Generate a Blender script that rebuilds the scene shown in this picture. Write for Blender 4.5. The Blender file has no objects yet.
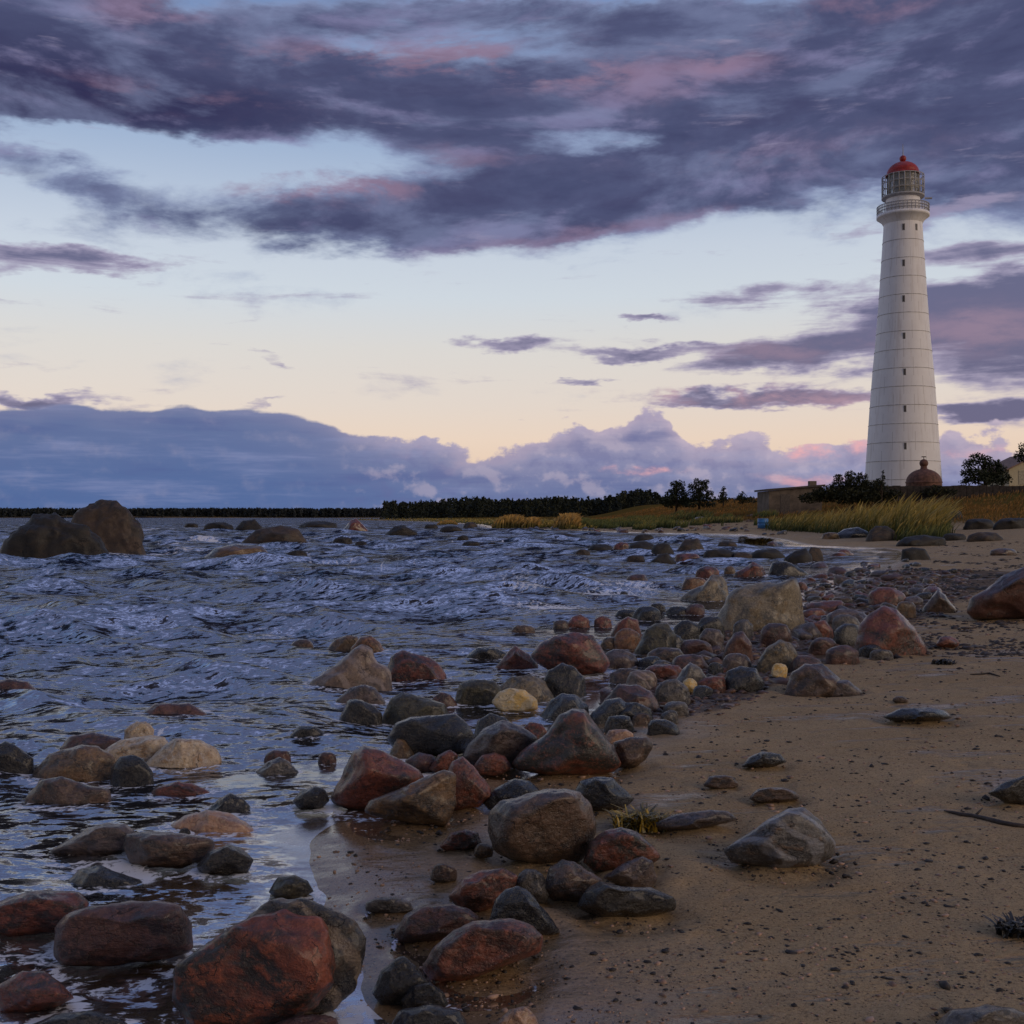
import bpy, bmesh, math, random
import numpy as np
from mathutils import Vector

random.seed(7)
RNG = np.random.RandomState(11)
scene = bpy.context.scene
COL = scene.collection

# ---------------------------------------------------------------- camera model
F, CX, HY, CAMH = 1100.0, 512.0, 517.0, 1.4      # focal length in pixels, centre column, horizon row, eye height


def ray(px, py):
    return np.array(((px - CX) / F, 1.0, (HY - py) / F))


def at(px, py, d):
    """World point seen at pixel (px, py) at distance d in front of the camera."""
    r = ray(px, py)
    return np.array((r[0] * d, d, CAMH + r[2] * d))


def srgb(*c):
    out = []
    for v in c:
        v = v / 255.0
        out.append(v / 12.92 if v <= 0.04045 else ((v + 0.055) / 1.055) ** 2.4)
    return tuple(out) + (1.0,)


# ---------------------------------------------------------------- noise
def _hash(ix, iy, iz, seed):
    h = (ix.astype(np.int64) * 374761393 + iy.astype(np.int64) * 668265263 + iz.astype(np.int64) * 2147483647 + seed * 974711) & 0xFFFFFFFF
    h = ((h ^ (h >> 13)) * 1274126177) & 0xFFFFFFFF
    h = ((h ^ (h >> 16)) * 2246822519) & 0xFFFFFFFF
    return h ^ (h >> 15)


def noise3(x, y, z, seed=0):
    x, y, z = np.broadcast_arrays(np.asarray(x, float), np.asarray(y, float), np.asarray(z, float))
    xi, yi, zi = np.floor(x), np.floor(y), np.floor(z)
    xf, yf, zf = x - xi, y - yi, z - zi
    u, v, w = [t * t * t * (t * (t * 6 - 15) + 10) for t in (xf, yf, zf)]
    tot = 0.0
    for dx in (0, 1):
        for dy in (0, 1):
            for dz in (0, 1):
                h = _hash(xi + dx, yi + dy, zi + dz, seed)
                g = ((h & 1023) / 511.5 - 1) * (xf - dx) + (((h >> 10) & 1023) / 511.5 - 1) * (yf - dy) + (((h >> 20) & 1023) / 511.5 - 1) * (zf - dz)
                tot = tot + g * (u if dx else 1 - u) * (v if dy else 1 - v) * (w if dz else 1 - w)
    return tot


def fbm(x, y, z, octaves=4, seed=0):
    t, a = 0.0, 1.0
    for o in range(octaves):
        t = t + a * noise3(x * 2 ** o, y * 2 ** o, z * 2 ** o, seed + o)
        a *= 0.5
    return t


def sstep(a, b, x):
    t = np.clip((x - a) / (b - a), 0, 1)
    return t * t * (3 - 2 * t)


# ---------------------------------------------------------------- terrain
_sh_px = [(440, 1040), (385, 985), (333, 905), (338, 835), (425, 795), (480, 762), (560, 735), (625, 700), (668, 672),
          (722, 640), (800, 592), (870, 570), (898, 554), (876, 549), (800, 546), (776, 540), (742, 534.5), (640, 533), (560, 530), (492, 528)]
SHORE = [(-60, -3000), (-60, -400), (-5, -60), (-1.2, -10), (-0.15, -2), (-0.12, 1.0), (-0.12, 2.0)]
for _px, _py in _sh_px:
    _d = F * CAMH / (_py - HY)
    SHORE.append(((_px - CX) / F * _d, _d))
SHORE += [(-6, 200), (-20, 300), (-52, 440), (-82, 480), (-70, 560), (-30, 700), (60, 1500), (60, 3000)]
LAND = SHORE + [(3000, 3000), (3000, -3000)]


def shore_dist(x, y):
    """Signed distance to the waterline: positive on land."""
    x = np.asarray(x, float); y = np.asarray(y, float)
    best = np.full(x.shape, 1e18)
    for (x0, y0), (x1, y1) in zip(SHORE[:-1], SHORE[1:]):
        dx, dy = x1 - x0, y1 - y0
        t = np.clip(((x - x0) * dx + (y - y0) * dy) / (dx * dx + dy * dy), 0, 1)
        best = np.minimum(best, (x - x0 - t * dx) ** 2 + (y - y0 - t * dy) ** 2)
    inside = np.zeros(x.shape, bool)
    n = len(LAND)
    for i in range(n):
        x0, y0 = LAND[i]; x1, y1 = LAND[(i + 1) % n]
        if y0 == y1:
            continue
        c = ((y0 > y) != (y1 > y)) & (x < (x1 - x0) * (y - y0) / (y1 - y0) + x0)
        inside ^= c
    d = np.sqrt(best) * np.where(inside, 1, -1)
    return np.maximum(d, y - 1800.0)


_PS = [-400, -60, -12, -4, -1.2, -0.3, 0, 0.6, 2, 4, 8, 14, 20, 30, 42, 56, 72, 120, 400, 4000]
_PZ = [-4.0, -2.2, -0.9, -0.38, -0.10, -0.025, 0, 0.03, 0.07, 0.13, 0.33, 0.62, 0.98, 1.95, 3.35, 4.75, 5.2, 5.3, 5.5, 6.0]


def terrain(x, y, sd=None):
    x = np.asarray(x, float); y = np.asarray(y, float)
    if sd is None:
        sd = shore_dist(x, y)
    d = np.hypot(x, y)
    wig = noise3(x * 0.9, y * 0.9, 0.3, 5) * 0.55 + noise3(x * 3.1, y * 3.1, 0.7, 6) * 0.26 + noise3(x * 9, y * 9, 0.7, 7) * 0.05
    s2 = sd + wig * sstep(0.0, 1.0, 1.6 - np.abs(sd) * 0.25) * np.clip(0.35 + d / 30, 0, 1.6)
    z = np.interp(s2, _PS, _PZ)
    z = np.where(sd > 0.02, np.maximum(z, -0.05), z)
    z = z + 0.012 * noise3(x * 1.6, y * 1.6, 4.2, 8) * sstep(0, 3, d)
    z = z + 0.006 * noise3(x * 5, y * 5, 1.2, 9) * sstep(0.3, 2.0, sd)
    far = sstep(10, 35, sd)
    z = z + far * (0.35 * noise3(x / 9, y / 9, 2.2, 10) + 0.5 * noise3(x / 24, y / 24, 3.3, 12) * sstep(20, 50, sd))
    k = 0.20 + 0.80 * sstep(0.06, 0.125, x / np.maximum(y, 1.0))          # the far spit stays low, the hill rises behind it
    k = np.where((y > 100) & (y < 1700), k, 1.0)
    z = np.where(z > 0.5, 0.5 + (z - 0.5) * k, z)
    lh = np.exp(-(((x - 50.5) ** 2 + (y - 142) ** 2) / 30 ** 2) ** 2)
    return z * (1 - lh) + lh * np.maximum(z, np.interp(sd, _PS, _PZ))


def hit(px, py, water=True):
    """Distance at which the view ray through a pixel meets the sand (or the water)."""
    r = ray(px, py)
    t = np.concatenate([np.linspace(1.2, 12, 700), np.geomspace(12.05, 400, 1300)])
    zz = CAMH + r[2] * t
    g = terrain(r[0] * t, t)
    if water:
        g = np.maximum(g, 0.0)
    k = np.nonzero(zz <= g)[0]
    if len(k) == 0:
        return 400.0
    i = k[0]
    if i == 0:
        return t[0]
    a, b = zz[i - 1] - g[i - 1], zz[i] - g[i]
    return t[i - 1] + (t[i] - t[i - 1]) * a / (a - b + 1e-12)


# ---------------------------------------------------------------- mesh helpers
def mesh_np(name, verts, faces, mat, parent=None, smooth=True, attrs=None, loc=None):
    """One mesh object from numpy arrays; faces is an (n,3) or (n,4) array or a list of tuples."""
    me = bpy.data.meshes.new(name)
    verts = np.asarray(verts, dtype=np.float32)
    if isinstance(faces, np.ndarray):
        k = faces.shape[1]
        me.vertices.add(len(verts)); me.vertices.foreach_set('co', verts.ravel())
        me.loops.add(faces.size); me.loops.foreach_set('vertex_index', faces.astype(np.int32).ravel())
        me.polygons.add(len(faces))
        me.polygons.foreach_set('loop_start', np.arange(0, faces.size, k, dtype=np.int32))
        me.update(calc_edges=True)
    else:
        me.from_pydata([tuple(map(float, v)) for v in verts], [], faces)
        me.update()
    if smooth:
        me.polygons.foreach_set('use_smooth', np.ones(len(me.polygons), bool))
    for an, av in (attrs or {}).items():
        a = me.attributes.new(an, 'FLOAT', 'POINT')
        a.data.foreach_set('value', np.asarray(av, dtype=np.float32))
    me.validate()
    o = bpy.data.objects.new(name, me)
    if mat is not None:
        me.materials.append(mat)
    COL.objects.link(o)
    if parent is not None:
        o.parent = parent
    if loc is not None:
        o.location = loc
    return o


def tag(o, label=None, cat=None, group=None, kind=None):
    if label: o['label'] = label
    if cat: o['category'] = cat
    if group: o['group'] = group
    if kind: o['kind'] = kind
    return o


def empty(name, loc, rz=0.0):
    o = bpy.data.objects.new(name, None)
    o.empty_display_size = 0.2
    COL.objects.link(o)
    o.location = tuple(map(float, loc)); o.rotation_euler = (0, 0, rz)
    return o


class MB:
    """Collects boxes, bars, lathed rings and loose quads into one mesh."""
    def __init__(s): s.v = []; s.f = []
    def add(s, vs, fs):
        b = len(s.v); s.v += [tuple(map(float, v)) for v in vs]; s.f += [tuple(b + i for i in f) for f in fs]
    def box(s, x0, x1, y0, y1, z0, z1):
        s.add([(x0, y0, z0), (x1, y0, z0), (x1, y1, z0), (x0, y1, z0), (x0, y0, z1), (x1, y0, z1), (x1, y1, z1), (x0, y1, z1)],
              [(0, 3, 2, 1), (4, 5, 6, 7), (0, 1, 5, 4), (1, 2, 6, 5), (2, 3, 7, 6), (3, 0, 4, 7)])
    def lathe(s, prof, n=48, cap0=False, cap1=False):
        vs = [(r * math.cos(2 * math.pi * k / n), r * math.sin(2 * math.pi * k / n), z) for r, z in prof for k in range(n)]
        fs = [(i * n + k, i * n + (k + 1) % n, (i + 1) * n + (k + 1) % n, (i + 1) * n + k) for i in range(len(prof) - 1) for k in range(n)]
        if cap0: fs.append(tuple(range(n - 1, -1, -1)))
        if cap1: fs.append(tuple((len(prof) - 1) * n + k for k in range(n)))
        s.add(vs, fs)
    def tube(s, pts, radii, n=8):
        pts = [Vector(p) for p in pts]; vs = []; fs = []
        for i, p in enumerate(pts):
            t = (pts[min(i + 1, len(pts) - 1)] - pts[max(i - 1, 0)]).normalized()
            a = t.cross(Vector((0.31, 0.93, 0.2))).normalized(); b = t.cross(a)
            r = radii[i] if isinstance(radii, (list, tuple)) else radii
            vs += [p + a * (r * math.cos(2 * math.pi * k / n)) + b * (r * math.sin(2 * math.pi * k / n)) for k in range(n)]
        m = len(pts)
        fs = [(i * n + k, i * n + (k + 1) % n, (i + 1) * n + (k + 1) % n, (i + 1) * n + k) for i in range(m - 1) for k in range(n)]
        fs += [tuple(range(n - 1, -1, -1)), tuple((m - 1) * n + k for k in range(n))]
        s.add(vs, fs)
    def build(s, name, mat, parent=None, smooth=False, loc=None):
        return mesh_np(name, s.v, s.f, mat, parent, smooth, None, loc)


# ---------------------------------------------------------------- node helpers
class NT:
    def __init__(s, tree):
        s.t = tree; s.n = tree.nodes; s.l = tree.links; s.n.clear()
    def new(s, typ, **kw):
        nd = s.n.new(typ)
        for k, v in kw.items(): setattr(nd, k, v)
        return nd
    def put(s, sock, v):
        if v is None: return
        if isinstance(v, bpy.types.NodeSocket): s.l.new(v, sock)
        else:
            if hasattr(sock.default_value, '__len__') and not hasattr(v, '__len__'): v = (v,) * len(sock.default_value)
            if hasattr(sock.default_value, '__len__') and len(sock.default_value) == 3: v = tuple(v)[:3]
            if hasattr(sock.default_value, '__len__') and len(sock.default_value) == 4 and len(v) == 3: v = tuple(v) + (1.0,)
            sock.default_value = v
    def m(s, op, a, b=None, c=None, clamp=False):
        nd = s.new('ShaderNodeMath', operation=op, use_clamp=clamp)
        s.put(nd.inputs[0], a); s.put(nd.inputs[1], b)
        if c is not None: s.put(nd.inputs[2], c)
        return nd.outputs[0]
    def vm(s, op, a, b=None):
        nd = s.new('ShaderNodeVectorMath', operation=op)
        s.put(nd.inputs[0], a)
        if b is not None: s.put(nd.inputs[3 if op == 'SCALE' else 1], b)
        return nd.outputs['Value'] if op in ('LENGTH', 'DOT_PRODUCT') else nd.outputs[0]
    def mix(s, f, a, b, blend='MIX', clampf=True):
        nd = s.new('ShaderNodeMix', data_type='RGBA', blend_type=blend, clamp_factor=clampf)
        s.put(nd.inputs[0], f); s.put(nd.inputs[6], a); s.put(nd.inputs[7], b)
        return nd.outputs[2]
    def rng(s, v, a, b, c=0.0, d=1.0, smooth=True):
        nd = s.new('ShaderNodeMapRange', interpolation_type='SMOOTHSTEP' if smooth else 'LINEAR')
        s.put(nd.inputs[0], v)
        for i, q in enumerate((a, b, c, d)): s.put(nd.inputs[1 + i], q)
        return nd.outputs[0]
    def noise(s, vec, scale, detail=4.0, rough=0.55, dist=0.0, color=False, lac=2.0):
        nd = s.new('ShaderNodeTexNoise')
        s.put(nd.inputs['Vector'], vec); s.put(nd.inputs['Scale'], scale); s.put(nd.inputs['Detail'], detail)
        s.put(nd.inputs['Roughness'], rough); s.put(nd.inputs['Distortion'], dist); s.put(nd.inputs['Lacunarity'], lac)
        return nd.outputs['Color'] if color else nd.outputs['Fac']
    def voro(s, vec, scale, feature='F1', out='Distance', rnd=1.0):
        nd = s.new('ShaderNodeTexVoronoi', feature=feature)
        s.put(nd.inputs['Vector'], vec); s.put(nd.inputs['Scale'], scale); s.put(nd.inputs['Randomness'], rnd)
        return nd.outputs[out]
    def ramp(s, f, stops, interp='LINEAR'):
        nd = s.new('ShaderNodeValToRGB'); cr = nd.color_ramp; cr.interpolation = interp
        while len(cr.elements) < len(stops): cr.elements.new(0.5)
        for e, (p, c) in zip(cr.elements, stops):
            e.position = p; e.color = c if len(c) == 4 else tuple(c) + (1.0,)
        s.put(nd.inputs[0], f)
        return nd.outputs[0]
    def xyz(s, x, y, z):
        nd = s.new('ShaderNodeCombineXYZ')
        for i, q in enumerate((x, y, z)): s.put(nd.inputs[i], q)
        return nd.outputs[0]
    def sep(s, v):
        nd = s.new('ShaderNodeSeparateXYZ'); s.put(nd.inputs[0], v); return nd.outputs
    def attr(s, name):
        nd = s.new('ShaderNodeAttribute', attribute_name=name); return nd.outputs['Fac']
    def bump(s, h, strength=0.3, dist=0.02, normal=None):
        nd = s.new('ShaderNodeBump'); s.put(nd.inputs['Strength'], strength); s.put(nd.inputs['Distance'], dist)
        s.put(nd.inputs['Height'], h)
        if normal is not None: s.put(nd.inputs['Normal'], normal)
        return nd.outputs[0]
    def principled(s, color, rough, normal=None, spec=0.5, metal=0.0, coat=None):
        nd = s.new('ShaderNodeBsdfPrincipled')
        s.put(nd.inputs['Base Color'], color); s.put(nd.inputs['Roughness'], rough); s.put(nd.inputs['Metallic'], metal)
        s.put(nd.inputs['Specular IOR Level'], spec)
        if normal is not None: s.put(nd.inputs['Normal'], normal)
        if coat is not None:
            s.put(nd.inputs['Coat Weight'], coat); s.put(nd.inputs['Coat Roughness'], 0.16)
        return nd.outputs[0]
    def out(s, shader):
        nd = s.new('ShaderNodeOutputMaterial'); s.l.new(shader, nd.inputs['Surface'])


def material(name):
    m = bpy.data.materials.new(name); m.use_nodes = True
    return m, NT(m.node_tree)


def simple_mat(name, color, rough=0.7, var=0.25, scale=6.0, bump=0.1, metal=0.0, spec=0.4):
    m, t = material(name)
    tc = t.new('ShaderNodeTexCoord').outputs['Object']
    n = t.noise(tc, scale, 5, 0.6)
    c = t.mix(t.rng(n, 0.3, 0.7), tuple(v * (1 - var) for v in color[:3]), tuple(min(1, v * (1 + var)) for v in color[:3]))
    t.out(t.principled(c, rough, t.bump(n, bump, 0.02), spec, metal))
    return m
# ---------------------------------------------------------------- sky, clouds and sun
SUN_E = 0.95
SUN_EL, SUN_AZ = math.radians(20.0), math.radians(128.0)     # azimuth measured from +Y towards +X: behind the camera, to the right
world = bpy.data.worlds.new("World"); scene.world = world; world.use_nodes = True


def build_world():
    t = NT(world.node_tree)
    vec = t.vm('NORMALIZE', t.new('ShaderNodeTexCoord').outputs['Generated'])
    X, Y, Z = t.sep(vec)
    a = t.m('ARCTAN2', X, Y)
    hr = t.m('SQRT', t.m('ADD', t.m('MULTIPLY', X, X), t.m('MULTIPLY', Y, Y)))
    e = t.m('DIVIDE', Z, t.m('MAXIMUM', hr, 0.02))
    ec = t.m('MINIMUM', t.m('MAXIMUM', e, -0.05), 4.0)

    def A(px): return math.atan((px - CX) / F)
    def Ev(px, py): return (HY - py) / F * math.cos(A(px))

    # clear air: evening gradient over a physical sky
    def g(py): return max(0.0, min(1.0, (HY - py) / F / 1.5))
    clear = t.ramp(t.m('DIVIDE', ec, 1.5), [(g(517), srgb(236, 196, 166)), (g(440), srgb(240, 214, 194)), (g(405), srgb(233, 217, 205)),
                                          (g(350), srgb(226, 220, 214)), (g(300), srgb(214, 221, 228)), (g(250), srgb(205, 214, 227)),
                                          (g(150), srgb(164, 184, 214)), (g(0), srgb(116, 146, 196)), (0.5, srgb(84, 100, 150)), (1.0, srgb(60, 70, 112))])
    sky = t.new('ShaderNodeTexSky', sky_type='NISHITA', sun_disc=False, sun_elevation=SUN_EL, sun_rotation=SUN_AZ)
    nish = t.mix(1.0, sky.outputs[0], (0.10, 0.10, 0.10), 'MULTIPLY')
    clear = t.mix(0.12, clear, nish)

    # cloud noises, stretched along the horizon
    warp = t.noise(t.xyz(t.m('MULTIPLY', a, 3.0), t.m('MULTIPLY', ec, 8.0), 3.1), 1.0, 2, 0.5, color=True)
    base = t.xyz(t.m('MULTIPLY', a, 6.0), t.m('MULTIPLY', ec, 15.0), 1.7)
    q = t.vm('ADD', base, t.vm('SCALE', warp, 0.9))
    n1 = t.noise(q, 1.0, 8, 0.58)
    n1b = t.noise(t.vm('ADD', q, (0.05, -0.22, 0.0)), 1.0, 8, 0.58)
    n2 = t.noise(t.vm('ADD', q, (7.3, 2.2, 5.0)), 2.6, 6, 0.62)
    streak = t.noise(t.xyz(t.m('MULTIPLY', a, 7.0), t.m('MULTIPLY', ec, 55.0), 9.4), 1.0, 6, 0.6, 0.4)

    wf = t.noise(t.xyz(t.m('MULTIPLY', a, 11.0), t.m('MULTIPLY', ec, 30.0), 7.7), 1.0, 5, 0.62, color=True)
    wx, wy, wz = t.sep(wf)
    aw = t.m('ADD', a, t.m('MULTIPLY_ADD', wx, 0.13, -0.065))
    ew = t.m('ADD', ec, t.m('MULTIPLY_ADD', wy, 0.045, -0.0225))

    def blob(acc, px, py, sx, sy, w, slope=0.0, power=1.4):
        """Adds a soft cloud patch centred on the direction of a pixel; slope is rise over run of its axis."""
        a0, e0 = A(px), Ev(px, py); sa, se = sx / F, sy / F
        dx = t.m('MULTIPLY_ADD', aw, 1 / sa, -a0 / sa)
        tt = t.m('MULTIPLY_ADD', aw, -slope / se, -(e0 - slope * a0) / se)
        dy = t.m('MULTIPLY_ADD', ew, 1 / se, tt)
        gg = t.m('MULTIPLY_ADD', dy, dy, t.m('MULTIPLY', dx, dx))
        if power != 1.0: gg = t.m('POWER', gg, power)
        return t.m('MULTIPLY_ADD', t.m('POWER', math.exp(-1), gg), w, acc)

    # main cloud cover (picture area) plus a generic broken cover everywhere above and behind
    acc = t.rng(ec, 0.48, 0.70, 0.0, 0.52)
    back = t.m('MULTIPLY', t.rng(Y, 0.35, -0.1, 0.0, 0.5), t.rng(ec, 0.12, 0.3))
    acc = t.m('MAXIMUM', acc, back)
    for B in CLOUDS: acc = blob(acc, *B)
    nn = t.m('ADD', t.m('MULTIPLY_ADD', n1, 1.9, -0.95), t.m('MULTIPLY_ADD', n2, 0.75, -0.375))
    thick = t.m('ADD', acc, nn)
    dens = t.rng(thick, 0.18, 0.80)
    deep = t.rng(thick, 0.42, 1.05)
    rel = t.m('MULTIPLY', t.m('SUBTRACT', n1, n1b), 2.6)

    pk = 0.0
    for B in PINKS: pk = blob(pk, *B)
    pk = t.m('MULTIPLY', pk, t.rng(t.m('ADD', n2, rel), 0.32, 0.72))
    dk = 0.0
    for B in DARKS: dk = blob(dk, *B)

    cc = t.mix(deep, srgb(136, 150, 186), srgb(80, 86, 120))
    cc = t.mix(t.m('MULTIPLY', dk, 0.62, clamp=True), cc, srgb(46, 45, 80))
    cc = t.mix(t.m('MULTIPLY', t.rng(rel, 0.0, 0.45), 0.45), cc, srgb(150, 146, 186))
    cc = t.mix(t.m('MULTIPLY', t.rng(rel, 0.0, -0.45), 0.40), cc, srgb(58, 56, 90))
    n3 = t.noise(t.vm('ADD', q, (3.3, 8.2, 1.0)), 1.5, 7, 0.58, 0.0)
    cc = t.mix(t.m('MULTIPLY', t.rng(n3, 0.46, 0.68), 0.45), cc, srgb(132, 142, 178))
    cc = t.mix(t.m('MULTIPLY', t.rng(n3, 0.46, 0.30), 0.35), cc, srgb(54, 60, 94))
    cc = t.mix(t.m('MINIMUM', t.m('MULTIPLY', pk, 0.72), 0.52), cc, srgb(156, 122, 142))
    col = t.mix(dens, clear, cc)

    # thin streak clouds low in the sky
    st = 0.0
    for B in STREAKS: st = blob(st, *B)
    sth = t.m('ADD', st, t.m('ADD', t.m('MULTIPLY_ADD', streak, 2.0, -1.0), t.m('MULTIPLY_ADD', n2, 1.0, -0.5)))
    sd = t.rng(sth, 0.20, 0.74)
    sc = t.mix(t.rng(sth, 0.5, 1.1), srgb(158, 150, 178), srgb(92, 92, 128))
    pk2 = 0.0
    for B in PINKS2: pk2 = blob(pk2, *B)
    sc = t.mix(t.m('MINIMUM', t.m('MULTIPLY', pk2, t.rng(n2, 0.35, 0.65)), 0.85), sc, srgb(190, 150, 164))
    col = t.mix(t.m('MULTIPLY', sd, 0.93), col, sc)

    # the bank of cumulus along the horizon
    top = t.new('ShaderNodeFloatCurve'); cv = top.mapping.curves[0]
    pts = [(-160, 432), (0, 409), (60, 406), (130, 410), (200, 406), (260, 409), (320, 420), (345, 428), (420, 436), (470, 446), (520, 443), (570, 428), (625, 416), (655, 414), (692, 436), (750, 439), (800, 448), (850, 437), (900, 446), (960, 442), (1040, 438), (1184, 440)]
    def xa(px): return A(px) / 1.2 + 0.5
    while len(cv.points) < len(pts): cv.points.new(0.5, 0.5)
    for p, (px, py) in zip(cv.points, pts): p.location = (xa(px), Ev(px, py) * 4)
    top.mapping.update()
    t.put(top.inputs['Value'], t.m('MULTIPLY_ADD', a, 1 / 1.2, 0.5))
    etop = t.m('MULTIPLY', top.outputs[0], 0.25)
    bq = t.xyz(t.m('MULTIPLY', a, 26.0), t.m('MULTIPLY', ec, 34.0), 2.0)
    puff = t.noise(bq, 1.0, 7, 0.55)
    puffb = t.noise(t.vm('ADD', bq, (0.10, 0.30, 0.0)), 1.0, 7, 0.55)
    vor = t.voro(t.vm('ADD', bq, t.vm('SCALE', warp, 0.6)), 0.9, 'SMOOTH_F1')
    rag = t.rng(a, A(300), A(420), 0.28, 1.0)
    ed = t.m('ADD', t.m('MULTIPLY_ADD', puff, 0.050, -0.025), t.m('MULTIPLY_ADD', vor, -0.026, 0.010))
    h = t.m('SUBTRACT', t.m('ADD', t.m('MULTIPLY_ADD', ed, rag, etop), t.m('MULTIPLY_ADD', streak, 0.016, -0.008)), ec)
    bank = t.rng(h, -0.001, 0.0035)
    low = t.m('DIVIDE', ec, t.m('MAXIMUM', etop, 0.01))
    side = t.rng(a, A(180), A(720))
    bt = t.mix(side, srgb(100, 115, 156), srgb(162, 155, 181))
    bb = t.mix(side, srgb(84, 107, 155), srgb(112, 122, 162))
    bc = t.mix(t.rng(low, 0.15, 0.95), bb, bt)
    lay = t.noise(t.xyz(t.m('MULTIPLY', a, 5.0), t.m('MULTIPLY', ec, 45.0), 6.0), 1.0, 5, 0.6)
    bc = t.mix(t.m('MULTIPLY', t.rng(lay, 0.48, 0.70), 0.5), bc, srgb(146, 152, 190))
    bc = t.mix(t.m('MULTIPLY', t.rng(lay, 0.48, 0.28), 0.45), bc, srgb(78, 92, 144))
    brel = t.m('MULTIPLY', t.m('SUBTRACT', puff, puffb), rag)
    bc = t.mix(t.m('MULTIPLY', t.rng(brel, 0.0, 0.16), 0.30), bc, srgb(212, 194, 204))
    bc = t.mix(t.m('MULTIPLY', t.rng(brel, 0.0, -0.16), 0.40), bc, srgb(100, 106, 152))
    rim = t.m('MULTIPLY', t.rng(h, 0.020, 0.0), t.m('MULTIPLY', rag, 0.30))
    bc = t.mix(rim, bc, srgb(222, 196, 204))
    pk3 = 0.0
    for B in PINKS3: pk3 = blob(pk3, *B)
    bc = t.mix(t.m('MULTIPLY', t.m('MINIMUM', pk3, 1.0), t.rng(puff, 0.38, 0.6)), bc, srgb(240, 176, 176))
    col = t.mix(bank, col, bc)
    dusk = t.rng(Y, 0.25, -0.45, 1.0, 0.5)          # the sky opposite the afterglow is darker
    dusk = t.m('MULTIPLY', dusk, t.rng(e, 0.42, 0.85, 1.0, 0.66))
    dusk = t.m('MULTIPLY', dusk, t.rng(e, 1.1, 2.4, 1.0, 2.9))       # unseen zenith brightened to add light from above
    col = t.mix(1.0, col, t.xyz(dusk, dusk, dusk), 'MULTIPLY')
    col = t.mix(t.rng(e, 0.0, -0.04), col, srgb(60, 62, 90))
    bg = t.new('ShaderNodeBackground'); t.put(bg.inputs[0], col); bg.inputs[1].default_value = 1.0
    o = t.new('ShaderNodeOutputWorld'); t.l.new(bg.outputs[0], o.inputs[0])


# centre x, centre y, half-width, half-height (picture pixels of the direction), weight, slope
CLOUDS = [
    (90, 70, 260, 62, 0.95, 0.02), (-60, 40, 260, 90, 0.6), (330, 85, 190, 48, 0.62, -0.06), (500, 95, 200, 50, 0.75, -0.05), (620, 85, 170, 60, 0.55),
    (340, 215, 220, 36, 1.0, 0.04), (560, 205, 190, 42, 0.75, 0.10), (700, 165, 230, 52, 0.85, 0.10), (860, 110, 240, 90, 0.9, 0.05),
    (960, 50, 200, 90, 0.7), (1000, 170, 130, 46, 0.65, 0.0), (560, 20, 220, 32, 0.42), (780, 30, 200, 40, 0.4), (180, 8, 200, 40, 0.5),
    (40, 172, 90, 18, 0.62, -0.12), (455, 150, 90, 30, 0.40), (390, 160, 50, 26, 0.3), (220, 132, 60, 14, 0.25), (1090, 120, 120, 120, 0.8),
    (200, 152, 160, 18, -0.5), (60, 136, 90, 12, -0.4), (180, 66, 60, 12, -0.55), (330, 46, 70, 12, -0.45), (590, 142, 80, 20, -0.55), (480, 8, 90, 14, 0.30), (570, 12, 120, 22, 0.40), (745, 42, 70, 12, -0.5), (455, 118, 50, 10, -0.4), (570, 55, 60, 10, -0.3), (950, 30, 60, 10, -0.35), (800, 190, 60, 8, -0.3), (640, 130, 40, 10, -0.3),
]
DARKS = [(20, 80, 230, 60, 1.0), (100, 100, 160, 26, 0.5), (300, 228, 190, 24, 0.55, 0.04), (500, 235, 200, 16, 0.4, 0.1), (900, 60, 160, 60, 0.35), (330, 115, 160, 24, 0.4)]
PINKS = [(290, 188, 90, 12, 0.9, -0.03), (380, 180, 70, 14, 0.7), (160, 95, 120, 14, 0.35), (300, 60, 90, 16, 0.45), (430, 65, 90, 20, 0.6), (520, 62, 90, 26, 0.6),
         (620, 78, 110, 24, 0.5), (730, 66, 60, 14, 0.5), (600, 235, 200, 10, 0.45, 0.12), (150, 14, 60, 20, 0.5), (870, 8, 90, 16, 0.5), (800, 150, 160, 20, 0.2), (470, 160, 60, 14, 0.4)]
STREAKS = [
    (60, 264, 110, 13, 0.85, 0.05), (20, 245, 60, 9, 0.5), (510, 345, 52, 9, 0.85, 0.0), (655, 351, 72, 8, 0.85, 0.03), (626, 321, 28, 4.5, 0.7), (262, 360, 18, 7, 0.5, -0.3),
    (40, 398, 70, 6, 0.85), (250, 401, 30, 3.5, 0.55), (590, 382, 46, 3.5, 0.6), (760, 360, 80, 18, 0.75, 0.10), (850, 335, 110, 34, 0.66, 0.08), (770, 398, 110, 8, 0.70, 0.0),
    (980, 340, 120, 42, 0.74), (990, 290, 110, 26, 0.75, 0.05), (820, 395, 80, 9, 0.5), (1000, 408, 90, 9, 0.9), (780, 292, 90, 10, 0.5, 0.1), (840, 240, 60, 6, 0.45, 0.1), (990, 245, 90, 12, 0.62), (960, 205, 70, 14, 0.5), (700, 402, 40, 5, 0.4),
    (490, 418, 22, 3, 0.45), (1120, 330, 120, 80, 0.8),
]
PINKS2 = [(720, 394, 90, 9, 0.9), (980, 330, 90, 20, 0.35), (780, 350, 80, 14, 0.3), (830, 402, 60, 8, 0.6)]
PINKS3 = [(850, 440, 36, 9, 1.1), (806, 446, 10, 6, 0.8), (660, 469, 16, 5, 1.0), (628, 470, 10, 4, 0.9), (796, 478, 28, 5, 0.6), (960, 452, 50, 4, 0.5), (590, 469, 5, 4, 0.8)]
build_world()
world.cycles.sampling_method = 'MANUAL'; world.cycles.sample_map_resolution = 1024

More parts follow.
